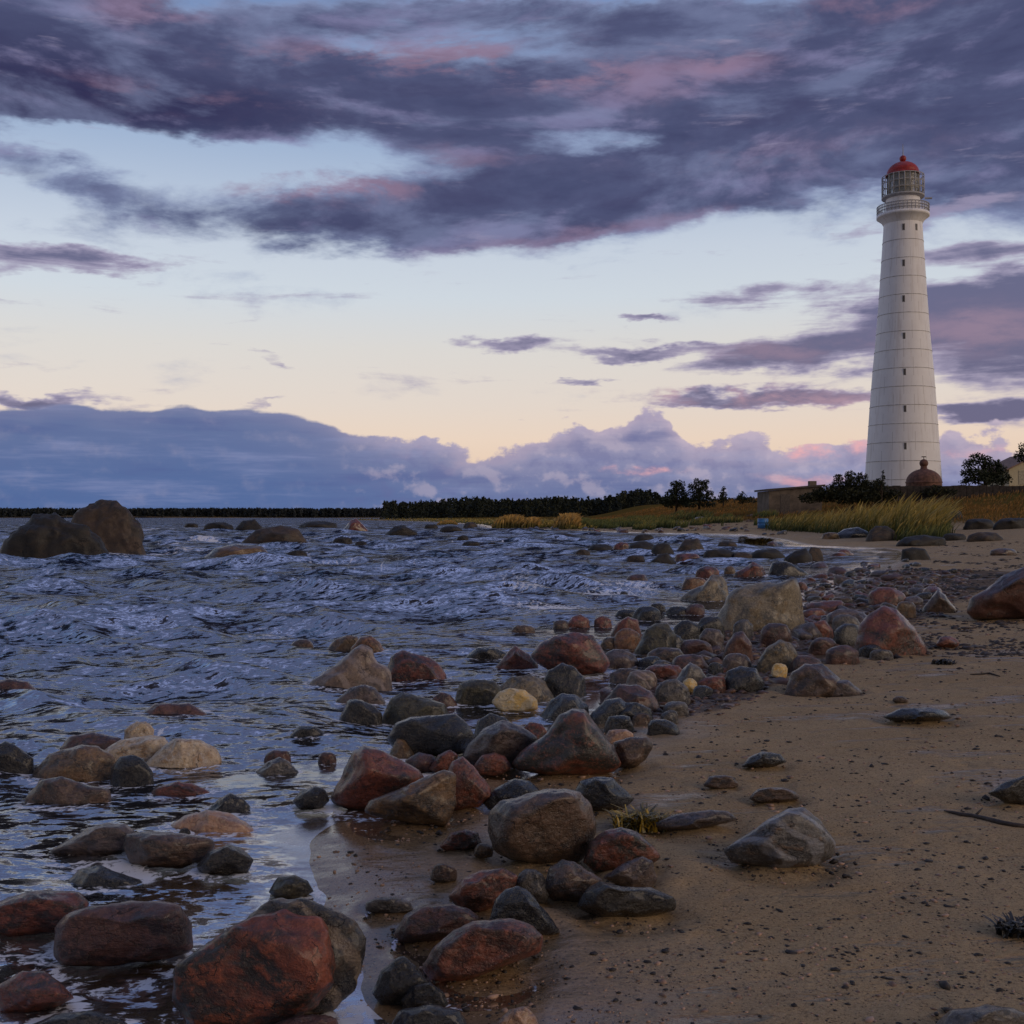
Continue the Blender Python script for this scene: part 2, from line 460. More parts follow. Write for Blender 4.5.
sun = bpy.data.lights.new("sun", 'SUN'); sun.energy = SUN_E; sun.angle = math.radians(35); sun.color = (1.0, 0.76, 0.54); sun.specular_factor = 0.25
so = bpy.data.objects.new("sun", sun); COL.objects.link(so)
so.rotation_euler = (math.radians(90) - SUN_EL, 0, math.pi - SUN_AZ)
# ---------------------------------------------------------------- ground and sea (round sheets that reach the horizon)
def disc(r0, r1, growth, dense, ang_dense, coarse):
    """Rings and spokes round the origin, finer within the angle that the picture covers."""
    rad = [r0]
    while rad[-1] < r1:
        a = rad[-1]
        rad.append(a * (1 + growth * (3.0 if a < 1.6 else 1.0 if a < 70 else 1.6 if a < 220 else 8.0)))
    th = np.concatenate([np.linspace(-ang_dense, ang_dense, dense, endpoint=False),
                         np.linspace(ang_dense, 2 * math.pi - ang_dense, coarse, endpoint=False)])
    R, T = np.meshgrid(np.array(rad), th, indexing='ij')
    n, m = R.shape
    i = np.arange(n - 1)[:, None] * m; j = np.arange(m)[None, :]; j2 = (j + 1) % m
    q = np.stack([i + j, i + m + j, i + m + j2, i + j2], -1).reshape(-1, 4)
    return (R * np.sin(T)).ravel(), (R * np.cos(T)).ravel(), R.ravel(), q


def bank_mask(x, y):
    # stretch of the shore paved with dark wet shingle between the cobbles
    line = []
    for px, py in ((640, 690), (700, 660), (760, 640), (800, 620), (840, 600), (880, 585), (905, 572)):
        d = F * (CAMH - 0.1) / (py - HY); line.append(((px - CX) / F * d, d))
    best = np.full(x.shape, 1e9)
    for (x0, y0), (x1, y1) in zip(line[:-1], line[1:]):
        dx, dy = x1 - x0, y1 - y0
        t = np.clip(((x - x0) * dx + (y - y0) * dy) / (dx * dx + dy * dy), 0, 1)
        w = 0.75 + 0.11 * (y0 + t * dy - 8)
        best = np.minimum(best, np.hypot(x - x0 - t * dx, y - y0 - t * dy) / w)
    return 1 - sstep(0.6, 1.2, best)


def build_ground():
    x, y, r, q = disc(0.15, 6000, 0.0125, 520, math.radians(34), 90)
    sd = shore_dist(x, y)
    z = terrain(x, y, sd)
    m, t = material('shore_ground')
    P = t.new('ShaderNodeNewGeometry').outputs['Position']
    px_, py_, pz_ = t.sep(P)
    s = t.attr('inland')
    big = t.noise(P, 1.3, 5, 0.6)
    mid = t.noise(P, 14.0, 5, 0.65)
    fine = t.noise(P, 330.0, 3, 0.6)
    flat = t.noise(t.xyz(t.m('MULTIPLY', px_, 0.8), t.m('MULTIPLY', py_, 2.2), 0.0), 1.2, 6, 0.6)
    c = t.mix(t.rng(big, 0.3, 0.7), (0.345, 0.230, 0.118), (0.42, 0.295, 0.165))
    c = t.mix(t.m('MULTIPLY', t.rng(mid, 0.45, 0.75), 0.35), c, (0.19, 0.12, 0.075))
    c = t.mix(t.m('MULTIPLY', t.rng(fine, 0.52, 0.70), 0.65), c, (0.54, 0.38, 0.215))
    c = t.mix(t.m('MULTIPLY', t.rng(fine, 0.46, 0.30), 0.70), c, (0.07, 0.046, 0.030))
    gr = t.noise(P, 85.0, 4, 0.7)
    c = t.mix(t.m('MULTIPLY', t.rng(gr, 0.50, 0.68), 0.55), c, (0.52, 0.365, 0.20))
    c = t.mix(t.m('MULTIPLY', t.rng(gr, 0.48, 0.32), 0.65), c, (0.085, 0.055, 0.036))
    # coarse grains: light shell grit and dark grains
    v = t.new('ShaderNodeTexVoronoi'); t.put(v.inputs['Vector'], P); t.put(v.inputs['Scale'], 95.0)
    pick = t.sep(v.outputs['Color'])[0]
    grit = t.m('MULTIPLY', t.rng(v.outputs['Distance'], 0.36, 0.24), t.m('GREATER_THAN', pick, 0.86))
    c = t.mix(t.m('MULTIPLY', grit, 0.75), c, (0.52, 0.36, 0.24))
    dark = t.m('MULTIPLY', t.rng(v.outputs['Distance'], 0.42, 0.30), t.m('LESS_THAN', pick, 0.12))
    c = t.mix(t.m('MULTIPLY', dark, 0.8), c, (0.045, 0.034, 0.030))
    # drifts of dark weed crumbs in lines along the beach
    weed = t.m('MULTIPLY', t.rng(flat, 0.55, 0.68), t.rng(mid, 0.42, 0.62))
    weed = t.m('MULTIPLY', weed, t.rng(s, 1.2, 3.0))
    c = t.mix(t.m('MULTIPLY', weed, 0.65), c, (0.065, 0.045, 0.036))
    # wet sand by the water and in the runnels
    wn = t.m('MULTIPLY_ADD', big, 0.9, t.m('MULTIPLY', flat, 0.9))
    wet = t.rng(t.m('SUBTRACT', s, t.m('MULTIPLY', wn, 1.0)), 0.25, -0.75)
    runnel = t.m('MULTIPLY', t.rng(flat, 0.53, 0.66), t.m('MULTIPLY', t.rng(s, 5.0, 2.5), 0.8))
    wet = t.m('MAXIMUM', wet, runnel)
    c = t.mix(t.m('MULTIPLY', wet, 0.75), c, t.mix(1.0, c, (0.50, 0.44, 0.42), 'MULTIPLY'))
    # sea bed
    bed = t.mix(t.rng(mid, 0.35, 0.65), (0.022, 0.018, 0.016), (0.075, 0.052, 0.040))
    c = t.mix(t.rng(s, -0.3, -1.6), c, bed)
    bk = t.rng(t.m('ADD', t.attr('bank'), t.m('MULTIPLY_ADD', mid, 0.6, -0.3)), 0.3, 0.7)
    c = t.mix(t.m('MULTIPLY', bk, 0.85), c, t.mix(t.rng(fine, 0.4, 0.6), (0.038, 0.026, 0.021), (0.105, 0.062, 0.046)))
    # turf soil on the dune
    veg = t.rng(t.m('ADD', s, t.m('MULTIPLY_ADD', big, 10.0, -5.0)), 14.0, 24.0)
    turf = t.ramp(t.noise(P, 0.16, 6, 0.65), [(0.30, (0.060, 0.070, 0.022)), (0.46, (0.12, 0.085, 0.024)), (0.60, (0.19, 0.095, 0.024)), (0.75, (0.10, 0.058, 0.022))])
    c = t.mix(veg, c, turf)
    rough = t.mix(wet, (0.85,) * 3, (0.07,) * 3)
    hgt = t.m('ADD', t.m('MULTIPLY', fine, t.m('MULTIPLY_ADD', wet, -0.12, 0.13)), t.m('ADD', t.m('MULTIPLY', mid, t.m('MULTIPLY_ADD', wet, -0.39, 0.42)), t.m('MULTIPLY', t.m('MULTIPLY_ADD', wet, -0.9, 1.0), t.m('MULTIPLY_ADD', gr, 0.16, t.m('MULTIPLY', grit, 0.12)))))
    und = t.m('MULTIPLY', t.noise(P, 4.2, 3, 0.5), t.m('MULTIPLY_ADD', wet, -1.2, 1.5))
    dim = t.voro(t.vm('ADD', P, t.vm('SCALE', t.noise(P, 3.0, 2, 0.5, color=True), 0.4)), 3.4, 'SMOOTH_F1')
    hgt = t.m('ADD', hgt, t.m('ADD', und, t.m('MULTIPLY', t.rng(dim, 0.0, 0.42), t.m('MULTIPLY_ADD', wet, -0.8, 0.9))))
    t.out(t.principled(c, rough, t.bump(hgt, 0.75, 0.035), t.m('MULTIPLY', t.m('MULTIPLY_ADD', wet, 0.75, 0.15), t.m('SUBTRACT', 1.0, veg))))
    # sand scoured into a shallow moat round each half buried stone
    for bx, by, br in SAND_ROCKS:
        k = np.nonzero((np.abs(x - bx) < 2 * br) & (np.abs(y - by) < 2 * br))[0]
        if len(k):
            rr_ = np.hypot(x[k] - bx, y[k] - by)
            z[k] -= min(0.024, 0.11 * br) * np.exp(-((rr_ - 0.9 * br) / (0.30 * br)) ** 2) - 0.004 * np.exp(-((rr_ - 1.7 * br) / (0.3 * br)) ** 2)
    o = mesh_np('ground', np.stack([x, y, z], 1), q, m, attrs={'inland': sd, 'bank': bank_mask(x, y)})
    tag(o, 'brown sand beach rising to a grassy dune beside the sea', 'beach', kind='structure')


# long swells that stand up near the shore: pixel of the crest, half length in pixels, height in metres, tilt, crest sharpness
CRESTS = [(190, 641, 75, 0.13, 0.02, 1.0), (285, 630, 60, 0.12, -0.03, 1.0), (60, 652, 80, 0.09, 0.03, 1.0), (225, 715, 75, 0.085, -0.06, 1.0), (330, 712, 50, 0.07, 0.0, 1.0),
          (70, 706, 80, 0.06, 0.02, 1.0), (480, 571, 60, 0.15, 0.05, 1.0), (430, 578, 70, 0.14, 0.0, 1.0), (260, 566, 90, 0.2, 0, 1.0), (40, 590, 90, 0.16, 0.02, 1.0), (360, 596, 80, 0.15, -0.02, 1.0),
          (600, 601, 40, 0.10, 0.0, 1.0), (560, 612, 50, 0.07, 0.03, 1.0), (150, 606, 70, 0.12, 0.0, 1.0), (500, 640, 50, 0.05, 0, 1.0), (120, 680, 50, 0.06, 0.03, 1.0), (420, 655, 50, 0.05, 0, 1)]
FOAMS = [(598, 582, 36, 1.4, 0.95), (622, 588, 34, 1.8, 1.0), (585, 592, 30, 1.4, 0.8), (604, 598, 46, 2.0, 1.05), (560, 607, 45, 1.6, 0.95), (645, 594, 16, 1.3, 0.7), (530, 598, 26, 1.3, 0.7), (612, 591, 36, 7, 0.35), (510, 583, 30, 5, 0.45), (640, 586, 22, 5, 0.6), (215, 541, 22, 5, 0.85), (165, 555, 30, 3.5, 0.8), (60, 557, 60, 2.0, 0.7), (20, 520, 18, 2.0, 0.9),
         (240, 561, 30, 2.0, 0.6), (680, 534, 30, 1.3, 0.9), (740, 536, 30, 1.6, 0.8), (612, 531, 10, 1.5, 0.9), (270, 640, 30, 4, 0.45), (430, 772, 14, 4, 0.5), (232, 722, 24, 3, 0.55), (520, 612, 40, 4, 0.5), (840, 553, 40, 2, 0.4),
         (380, 565, 60, 5, 0.40), (300, 540, 50, 3, 0.35), (150, 530, 14, 2.0, 0.8), (380, 700, 20, 3, 0.4), (300, 845, 40, 6, 0.30), (20, 830, 40, 8, 0.22), (30, 955, 30, 8, 0.30), (205, 900, 20, 5, 0.35)]


def build_water():
    x, y, r, q = disc(0.15, 6000, 0.0072, 640, math.radians(33), 60)
    sd = shore_dist(x, y)
    H = terrain(x, y, sd)
    depth = np.maximum(-H, 0)
    cell = np.maximum(r * 0.0072, 0.02)
    rs = np.random.RandomState(3)
    n = 72
    lam = np.exp(np.linspace(math.log(0.16), math.log(6.5), n))
    ang = math.radians(252) + rs.normal(0, 0.40, n)
    amp_d = sstep(-0.02, 0.5, depth) * 0.80 + 0.20 * sstep(0.0, 0.04, depth)
    grp = 0.75 + 0.9 * noise3(x / 3.3, y / 2.2, 0.5, 21)
    z = np.zeros_like(x); ox = np.zeros_like(x); oy = np.zeros_like(x)
    for l, a in zip(lam, ang):
        k = 2 * math.pi / l
        A_ = 0.075 / k * (0.75 + 0.5 * rs.rand()) * (1.0 if l < 3 else 0.8)
        f = sstep(2.0, 4.0, l / cell) * sstep(0.02, 0.30, depth / l * 3.0 + 0.04)
        ph = k * (x * math.cos(a) + y * math.sin(a)) + rs.rand() * 6.28 + 0.45 * noise3(x / 4, y / 4, 1.0, 22)
        z += A_ * f * np.sin(ph); ox += -A_ * f * math.cos(a) * np.cos(ph) * -0.8; oy += -A_ * f * math.sin(a) * np.cos(ph) * -0.8
    # lee pools between the stones lie almost still and mirror the pale sky
    still = np.zeros_like(x)
    for px, py, sx, sy in ((590, 632, 70, 10), (660, 618, 60, 9), (700, 603, 45, 9), (600, 655, 50, 8), (640, 690, 40, 14), (590, 700, 22, 14), (710, 640, 30, 16), (700, 535.5, 70, 2.2), (850, 553, 50, 4), (800, 570, 60, 5), (330, 770, 60, 14), (300, 835, 40, 14), (250, 780, 60, 10), (400, 985, 30, 40), (460, 715, 30, 12)):
        d = F * CAMH / (py - HY)
        still = np.maximum(still, np.exp(-((x - (px - CX) / F * d) / (sx / F * d)) ** 2 - ((y - d) / (sy * d * d / (F * CAMH))) ** 2))
    still = np.clip(still * 1.3, 0, 1)
    amp_d = amp_d * (1 - 0.85 * still)
    z *= grp * amp_d; ox *= amp_d; oy *= amp_d
    foam = np.zeros_like(x)
    for px, py, L, hgt, tilt, sh in CRESTS:
        d = F * CAMH / (py - HY); cx_ = (px - CX) / F * d; Lm = L / F * d
        u = (x - cx_); v = (y - d) - tilt * u * 3 + 0.5 * Lm * 0.25 * noise3(x * 2 / Lm, y * 2 / Lm, 2.0, 23)
        w = np.where(v < 0, hgt * 1.5, hgt * 5.5)
        g = np.exp(-(u / Lm) ** 4) * np.exp(-np.abs(v / w) ** 1.6)
        z += hgt * g * (0.75 + 0.6 * noise3(x / (0.5 + hgt), y / (0.5 + hgt), 3.0, 24))
        foam += 0.16 * np.exp(-(u / Lm) ** 4) * np.exp(-((v + 0.2 * hgt) / (0.8 * hgt)) ** 2) * (0.15 if py < 620 else 0.5)
    for px, py, sx, sy, w in FOAMS:
        d = F * CAMH / (py - HY); cx_ = (px - CX) / F * d
        foam += w * np.exp(-((x - cx_) / (sx / F * d)) ** 2 - ((y - d) / (sy * d * d / (F * CAMH))) ** 2)
    foam += 0.45 * np.exp(-((sd + 0.02) / 0.05) ** 2) * sstep(0, 0.1, noise3(x * 2, y * 2, 0.2, 29))
    # froth where the water laps at the stones
    for bx, by, br in WET_ROCKS:
        k = np.nonzero((np.abs(x - bx) < 2.2 * br) & (np.abs(y - by) < 2.2 * br))[0]
        if len(k): foam[k] += 0.62 * np.exp(-((np.hypot(x[k] - bx, y[k] - by) - 0.95 * br) / (0.20 * br + 0.02)) ** 2)
    z += 0.0035 * noise3(x * 4, y * 4, 7.0, 25) * sstep(0, 0.03, depth)
    bad = (H > 0.35)
    keep = ~np.all(bad[q], axis=1)
    q = q[keep]
    m, t = material('sea_water')
    P = t.new('ShaderNodeNewGeometry').outputs['Position']
    N = t.new('ShaderNodeNewGeometry').outputs['Normal']
    px_, py_, pz_ = t.sep(P)
    dist = t.vm('LENGTH', P)
    dep = t.attr('depth'); fm = t.attr('foam')
    Pw = t.xyz(t.m('MULTIPLY', px_, 0.45), py_, 0.0)
    calm = t.rng(dep, 0.002, 0.035, 0.06, 1.0)
    calm = t.m('MULTIPLY', calm, t.m('MULTIPLY_ADD', t.attr('still'), -0.88, 1.0))
    def slope(scale, det, k, salt):
        c = t.noise(t.vm('ADD', Pw, (salt, salt * 2, salt)), scale, det, 0.6, 0.3, color=True)
        c = t.vm('SUBTRACT', c, (0.5, 0.5, 0.5))
        return t.vm('MULTIPLY', t.vm('SCALE', c, t.m('MULTIPLY', k, calm)), (0.75, 1.0, 0.0))
    s1 = slope(13.0, 5, 2.4, 1.0)
    s2 = slope(42.0, 3, 0.75, 5.0)
    s3 = slope(1.5, 5, t.rng(dist, 10.0, 50.0, 0.8, 4.0), 9.0)
    nrm = t.vm('NORMALIZE', t.vm('ADD', t.vm('ADD', N, s1), t.vm('ADD', s2, s3)))
    fr = t.new('ShaderNodeFresnel'); fr.inputs['IOR'].default_value = 1.34; t.put(fr.inputs['Normal'], nrm)
    gl = t.new('ShaderNodeBsdfGlossy'); t.put(gl.inputs['Roughness'], t.rng(dist, 5, 120, 0.13, 0.22)); t.put(gl.inputs['Normal'], nrm)
    gl.inputs['Color'].default_value = (0.84, 0.85, 0.91, 1)
    # wavelets leaning away from the eye are hidden behind the nearer ones, so they mirror less of the low sky
    lean = t.vm('DOT_PRODUCT', nrm, t.new('ShaderNodeNewGeometry').outputs['Incoming'])
    refl = t.m('MULTIPLY', fr.outputs[0], t.rng(lean, -0.05, 0.45, 0.06, 0.78, False))
    tr = t.new('ShaderNodeBsdfTransparent'); t.put(tr.inputs['Color'], t.mix(t.rng(dep, 0.0, 0.5), (0.98, 0.97, 0.95), (0.55, 0.55, 0.50)))
    df = t.new('ShaderNodeBsdfDiffuse'); t.put(df.inputs['Color'], t.mix(t.rng(dep, 0.1, 1.5), (0.030, 0.026, 0.026), (0.014, 0.018, 0.036))); t.put(df.inputs['Normal'], nrm)
    body = t.new('ShaderNodeMixShader'); t.put(body.inputs[0], t.rng(dep, 0.01, 0.16, 0.05, 1.0)); t.l.new(tr.outputs[0], body.inputs[1]); t.l.new(df.outputs[0], body.inputs[2])
    w = t.new('ShaderNodeMixShader'); t.put(w.inputs[0], refl); t.l.new(body.outputs[0], w.inputs[1]); t.l.new(gl.outputs[0], w.inputs[2])
    fn = t.noise(t.xyz(px_, t.m('MULTIPLY', py_, 1.3), 0.0), t.rng(dist, 4, 60, 16.0, 2.2), 6, 0.68, 0.6)
    fmask = t.rng(t.m('ADD', t.m('MULTIPLY', fm, 0.46), t.m('MULTIPLY', t.m('SUBTRACT', fn, 0.5), 1.9)), 0.22, 0.40)
    fo = t.new('ShaderNodeBsdfDiffuse'); fo.inputs['Color'].default_value = (0.86, 0.86, 0.90, 1)
    wf = t.new('ShaderNodeMixShader'); t.put(wf.inputs[0], t.m('MULTIPLY', fmask, 0.85)); t.l.new(w.outputs[0], wf.inputs[1]); t.l.new(fo.outputs[0], wf.inputs[2])
    t.out(wf.outputs[0])
    o = mesh_np('water', np.stack([x + ox, y + oy, z], 1), q, m, attrs={'depth': depth, 'foam': foam, 'still': still})
    tag(o, 'choppy dark blue sea with small breaking waves along the stony shore', 'sea', kind='structure')


WET_ROCKS, SAND_ROCKS = [], []          # filled in as the rocks are placed; sand and water are built after them
# ---------------------------------------------------------------- rocks
def rock_material(name, c1, c2, c3=None, patch=2.2, rough=0.30, grain=0.85, split=(0.42, 0.58), coat=0.28, veins=None, bump=0.75, spec=0.6):
    """Mottled granite: two large tones, a third patchy tone, fine crystals, pits and a wet sheen that varies."""
    k1, k2 = (0.74, 0.40) if max(c1) < 0.3 else (0.95, 0.85)
    c1 = tuple(v * k1 * w for v, w in zip(c1, (.98, .92, .78))); c2 = tuple(v * k2 for v in c2)
    if c3: c3 = tuple(v * k1 for v in c3)
    m, t = material(name)
    tc = t.new('ShaderNodeTexCoord'); oi = t.new('ShaderNodeObjectInfo')
    off = t.m('MULTIPLY', oi.outputs['Random'], 61.0)
    O = t.vm('ADD', tc.outputs['Object'], t.xyz(off, t.m('MULTIPLY', off, 1.7), t.m('MULTIPLY', off, 0.6)))
    G = t.vm('ADD', tc.outputs['Generated'], t.xyz(t.m('MULTIPLY', off, 1.3), off, off))
    n0 = t.noise(G, patch, 5, 0.6, 0.6)
    n1 = t.noise(G, patch * 3.1, 6, 0.65)
    g1 = t.noise(O, 42.0, 5, 0.75)
    g2 = t.voro(O, 130.0)
    c = t.mix(t.rng(n0, *split), c1, c2)
    if c3: c = t.mix(t.m('MULTIPLY', t.rng(n1, 0.50, 0.63), 0.8), c, c3)
    c = t.mix(t.m('MULTIPLY', t.rng(g1, 0.50, 0.75), grain), c, tuple(min(0.7, v * 2.1 + 0.02) for v in c1[:3]))
    c = t.mix(t.m('MULTIPLY', t.rng(g1, 0.48, 0.28), grain * 1.1), c, tuple(v * 0.35 for v in c2[:3]))
    c = t.mix(t.m('MULTIPLY', t.rng(g2, 0.35, 0.1), grain * 0.4), c, tuple(v * 0.4 for v in c2[:3]))
    crack = t.new('ShaderNodeTexVoronoi', feature='DISTANCE_TO_EDGE'); t.put(crack.inputs['Vector'], t.vm('ADD', G, t.vm('SCALE', t.noise(G, 5.0, 4, 0.6, color=True), 0.35))); t.put(crack.inputs['Scale'], 1.9)
    ck = t.m('MULTIPLY', t.rng(crack.outputs['Distance'], 0.016, 0.002), t.rng(n1, 0.42, 0.58))
    c = t.mix(t.m('MULTIPLY', ck, 0.7), c, tuple(v * 0.3 for v in c2[:3]))
    if veins:
        w = t.new('ShaderNodeTexWave', wave_type='BANDS', bands_direction='DIAGONAL'); t.put(w.inputs['Vector'], G)
        t.put(w.inputs['Scale'], 1.6); t.put(w.inputs['Distortion'], 6.0); t.put(w.inputs['Detail'], 4.0)
        c = t.mix(t.m('MULTIPLY', t.rng(w.outputs['Fac'], 0.62, 0.95), 0.75), c, veins)
    h = t.m('ADD', t.m('MULTIPLY', n1, 0.9), t.m('ADD', t.m('MULTIPLY', g1, 0.32), t.m('MULTIPLY', ck, -0.5)))
    r = t.rng(t.m('ADD', n1, t.m('MULTIPLY', g1, 0.4)), 0.45, 0.95, rough - 0.14, rough + 0.22, False)
    t.out(t.principled(c, r, t.bump(h, bump, 0.03), spec, coat=coat))
    return m


RM = {
    'red': rock_material('red_granite', (.205, .060, .040), (.085, .046, .040), (.27, .072, .042)),
    'redb': rock_material('bright_red_granite', (.25, .072, .045), (.13, .050, .040), (.30, .14, .10), rough=0.34),
    'rust': rock_material('rust_red_granite', (.24, .060, .032), (.062, .044, .038), (.36, .09, .038), patch=1.9, rough=.5, grain=.7, split=(.40, .56), bump=.8),
    'brown': rock_material('brown_granite', (.135, .085, .065), (.085, .058, .050), (.17, .095, .065)),
    'maroon': rock_material('maroon_stone', (.135, .058, .050), (.085, .042, .040), (.165, .072, .058), rough=.36),
    'ochre': rock_material('ochre_granite', (.205, .120, .062), (.115, .075, .048), (.25, .16, .085)),
    'orange': rock_material('orange_granite', (.26, .115, .050), (.15, .07, .04), (.30, .17, .085)),
    'grey': rock_material('grey_granite', (.150, .135, .135), (.095, .088, .092), (.19, .165, .155)),
    'mauve': rock_material('mauve_grey_stone', (.150, .110, .110), (.105, .078, .082), (.18, .13, .125)),
    'dark': rock_material('dark_wet_stone', (.024, .021, .021), (.022, .020, .021), (.045, .036, .031), rough=.22, coat=.25),
    'blue': rock_material('blue_black_wet_stone', (.030, .033, .046), (.028, .030, .040), (.050, .050, .062), rough=.18, coat=.35),
    'pale': rock_material('pale_quartz_rock', (.66, .54, .42), (.50, .38, .28), (.42, .25, .12), rough=.5, split=(.45, .6)),
    'pink': rock_material('pale_pink_granite', (.50, .30, .22), (.36, .21, .16), (.55, .36, .27), grain=.7),
    'yellow': rock_material('yellow_stone', (.80, .53, .17), (.72, .56, .32), (.75, .62, .42), grain=.2, rough=.4),
    'lichen': rock_material('lichened_boulder', (.285, .245, .195), (.155, .145, .135), (.25, .165, .075), patch=2.6, rough=.55, grain=.9, bump=.9),
    'moss': rock_material('weed_coated_rock', (.095, .088, .058), (.058, .052, .042), (.12, .10, .05), patch=3.0, rough=.45, grain=.8, bump=1.0),
    'veined': rock_material('veined_grey_rock', (.175, .17, .185), (.105, .10, .112), (.20, .12, .075), patch=1.6, rough=.34, veins=(.25, .25, .275), bump=.8, coat=.2),
    'banded': rock_material('banded_dark_rock', (.060, .052, .050), (.042, .038, .042), (.11, .065, .040), patch=1.8, rough=.3, veins=(.22, .17, .13), bump=.8, coat=.2),
    'twotone': rock_material('red_and_grey_rock', (.22, .070, .048), (.075, .066, .062), (.12, .075, .06), patch=1.25, split=(.46, .53)),
    'seadark': rock_material('dark_sea_rock', (.024, .019, .016), (.022, .019, .018), (.055, .038, .027), rough=.6, bump=1.0, patch=3, coat=0),
    'seabrown': rock_material('brown_sea_rock', (.075, .047, .031), (.040, .031, .027), (.13, .09, .065), rough=.6, bump=1.0, patch=2.6, coat=0),
    'layer': rock_material('layered_mauve_rock', (.24, .175, .155), (.16, .12, .11), (.28, .19, .13), patch=2.0, veins=(.30, .235, .21), rough=.4),
}

_ICO = {}


def ico(sub):
    if sub not in _ICO:
        bm = bmesh.new(); bmesh.ops.create_icosphere(bm, subdivisions=sub, radius=1.0)
        v = np.array([tuple(p.co) for p in bm.verts]); f = np.array([[q.index for q in p.verts] for p in bm.faces], dtype=np.int32)
        bm.free(); v /= np.linalg.norm(v, axis=1)[:, None]
        _ICO[sub] = (v, f)
    return _ICO[sub]


def radius_of(poly, th):
    """Radius of a star-shaped outline (relative to its centre) at each angle, with corners softened."""
    dirs = np.linspace(-math.pi, math.pi, 361)
    R = np.full(361, 1e-6)
    n = len(poly)
    for i in range(n):
        a, b = poly[i], poly[(i + 1) % n]
        ex, ez = b[0] - a[0], b[1] - a[1]
        den = np.cos(dirs) * ez - np.sin(dirs) * ex
        with np.errstate(divide='ignore', invalid='ignore'):
            s = (a[0] * ez - a[1] * ex) / den
            u = (a[0] * np.sin(dirs) - a[1] * np.cos(dirs)) / den
        ok = (np.abs(den) > 1e-9) & (s > 0) & (u >= -1e-6) & (u <= 1 + 1e-6)
        R = np.where(ok & (s > R), s, R)
    k = np.array([1, 3, 6, 8, 6, 3, 1.0]); k /= k.sum()
    Rp = np.concatenate([R[-7:-1], R, R[1:7]])
    R = np.convolve(Rp, k, 'same')[6:-6]
    return np.interp(th, dirs, R)


def facets(n, rs, count, power, lo=0.72):
    p = rs.normal(size=(count, 3)); p[:, 1] -= 0.35; p /= np.linalg.norm(p, axis=1)[:, None]
    d = rs.uniform(lo, 1.0, count)
    s = (np.maximum(n @ p.T, 0) / d) ** power
    return (s.sum(1) + 0.02) ** (-1.0 / power)


def rock_shape(outline, sub, rs, thick, rough=1.0, lo=0.72):
    """Solid with the given front outline (local x, z; any unit), y running backwards."""
    n, f = ico(sub)
    s = np.sqrt(n[:, 0] ** 2 + n[:, 2] ** 2)
    R = radius_of(outline, np.arctan2(n[:, 2], n[:, 0]))
    size = math.sqrt(max(1e-9, np.ptp([p[0] for p in outline]) * np.ptp([p[1] for p in outline]))) * 0.5
    fac = facets(n, rs, 16, 30, lo)
    fac = np.clip(fac / np.percentile(fac, 80), 0.6, 1.05)
    wgt = 1 - s ** 5
    fac = 1 + (fac - 1) * wgt
    S = s ** 0.80 * (1 + (fac - 1) * 0.6)
    cs = np.where(s > 1e-6, n[:, 0] / np.maximum(s, 1e-6), 1); sn = np.where(s > 1e-6, n[:, 2] / np.maximum(s, 1e-6), 0)
    P = np.stack([R * cs * S, thick * n[:, 1] * fac, R * sn * S], 1)
    sd = int(rs.randint(1, 9999))
    q = P / size
    amp = 0.055 * noise3(*(q * 1.6).T, sd) + 0.042 * noise3(*(q * 3.7).T, sd + 1) - 0.030 * np.abs(noise3(*(q * 4.7).T, sd + 7)) + 0.018 * noise3(*(q * 8.5).T, sd + 2)
    if sub >= 5: amp = amp + 0.010 * noise3(*(q * 19).T, sd + 3)
    return P + n * (amp * size * rough)[:, None], f


def auto_outline(x0, y0, x1, y1, rs, kind='dome'):
    cx, w, h = (x0 + x1) / 2, (x1 - x0) / 2, (y1 - y0)
    base = y1 - 0.30 * h
    sk = rs.uniform(-0.30, 0.30)
    pts = []
    e = {'dome': 0.85, 'block': 0.55, 'peak': 1.35}[kind]
    for k in range(14):
        a = 2 * math.pi * k / 14
        c, s = math.cos(a), math.sin(a)
        u = math.copysign(abs(c) ** 0.8, c); v = math.copysign(abs(s) ** e, s)
        hh = 0.70 * h if v > 0 else 0.30 * h
        jit = 1 + rs.uniform(-0.09, 0.09)
        pts.append((cx + w * (u * jit + (sk * max(v, 0) if kind != 'block' else 0) * (1 - abs(u))), base - hh * v * (jit if v < 0.9 else 1)))
    return pts


ROCK_N = [0]


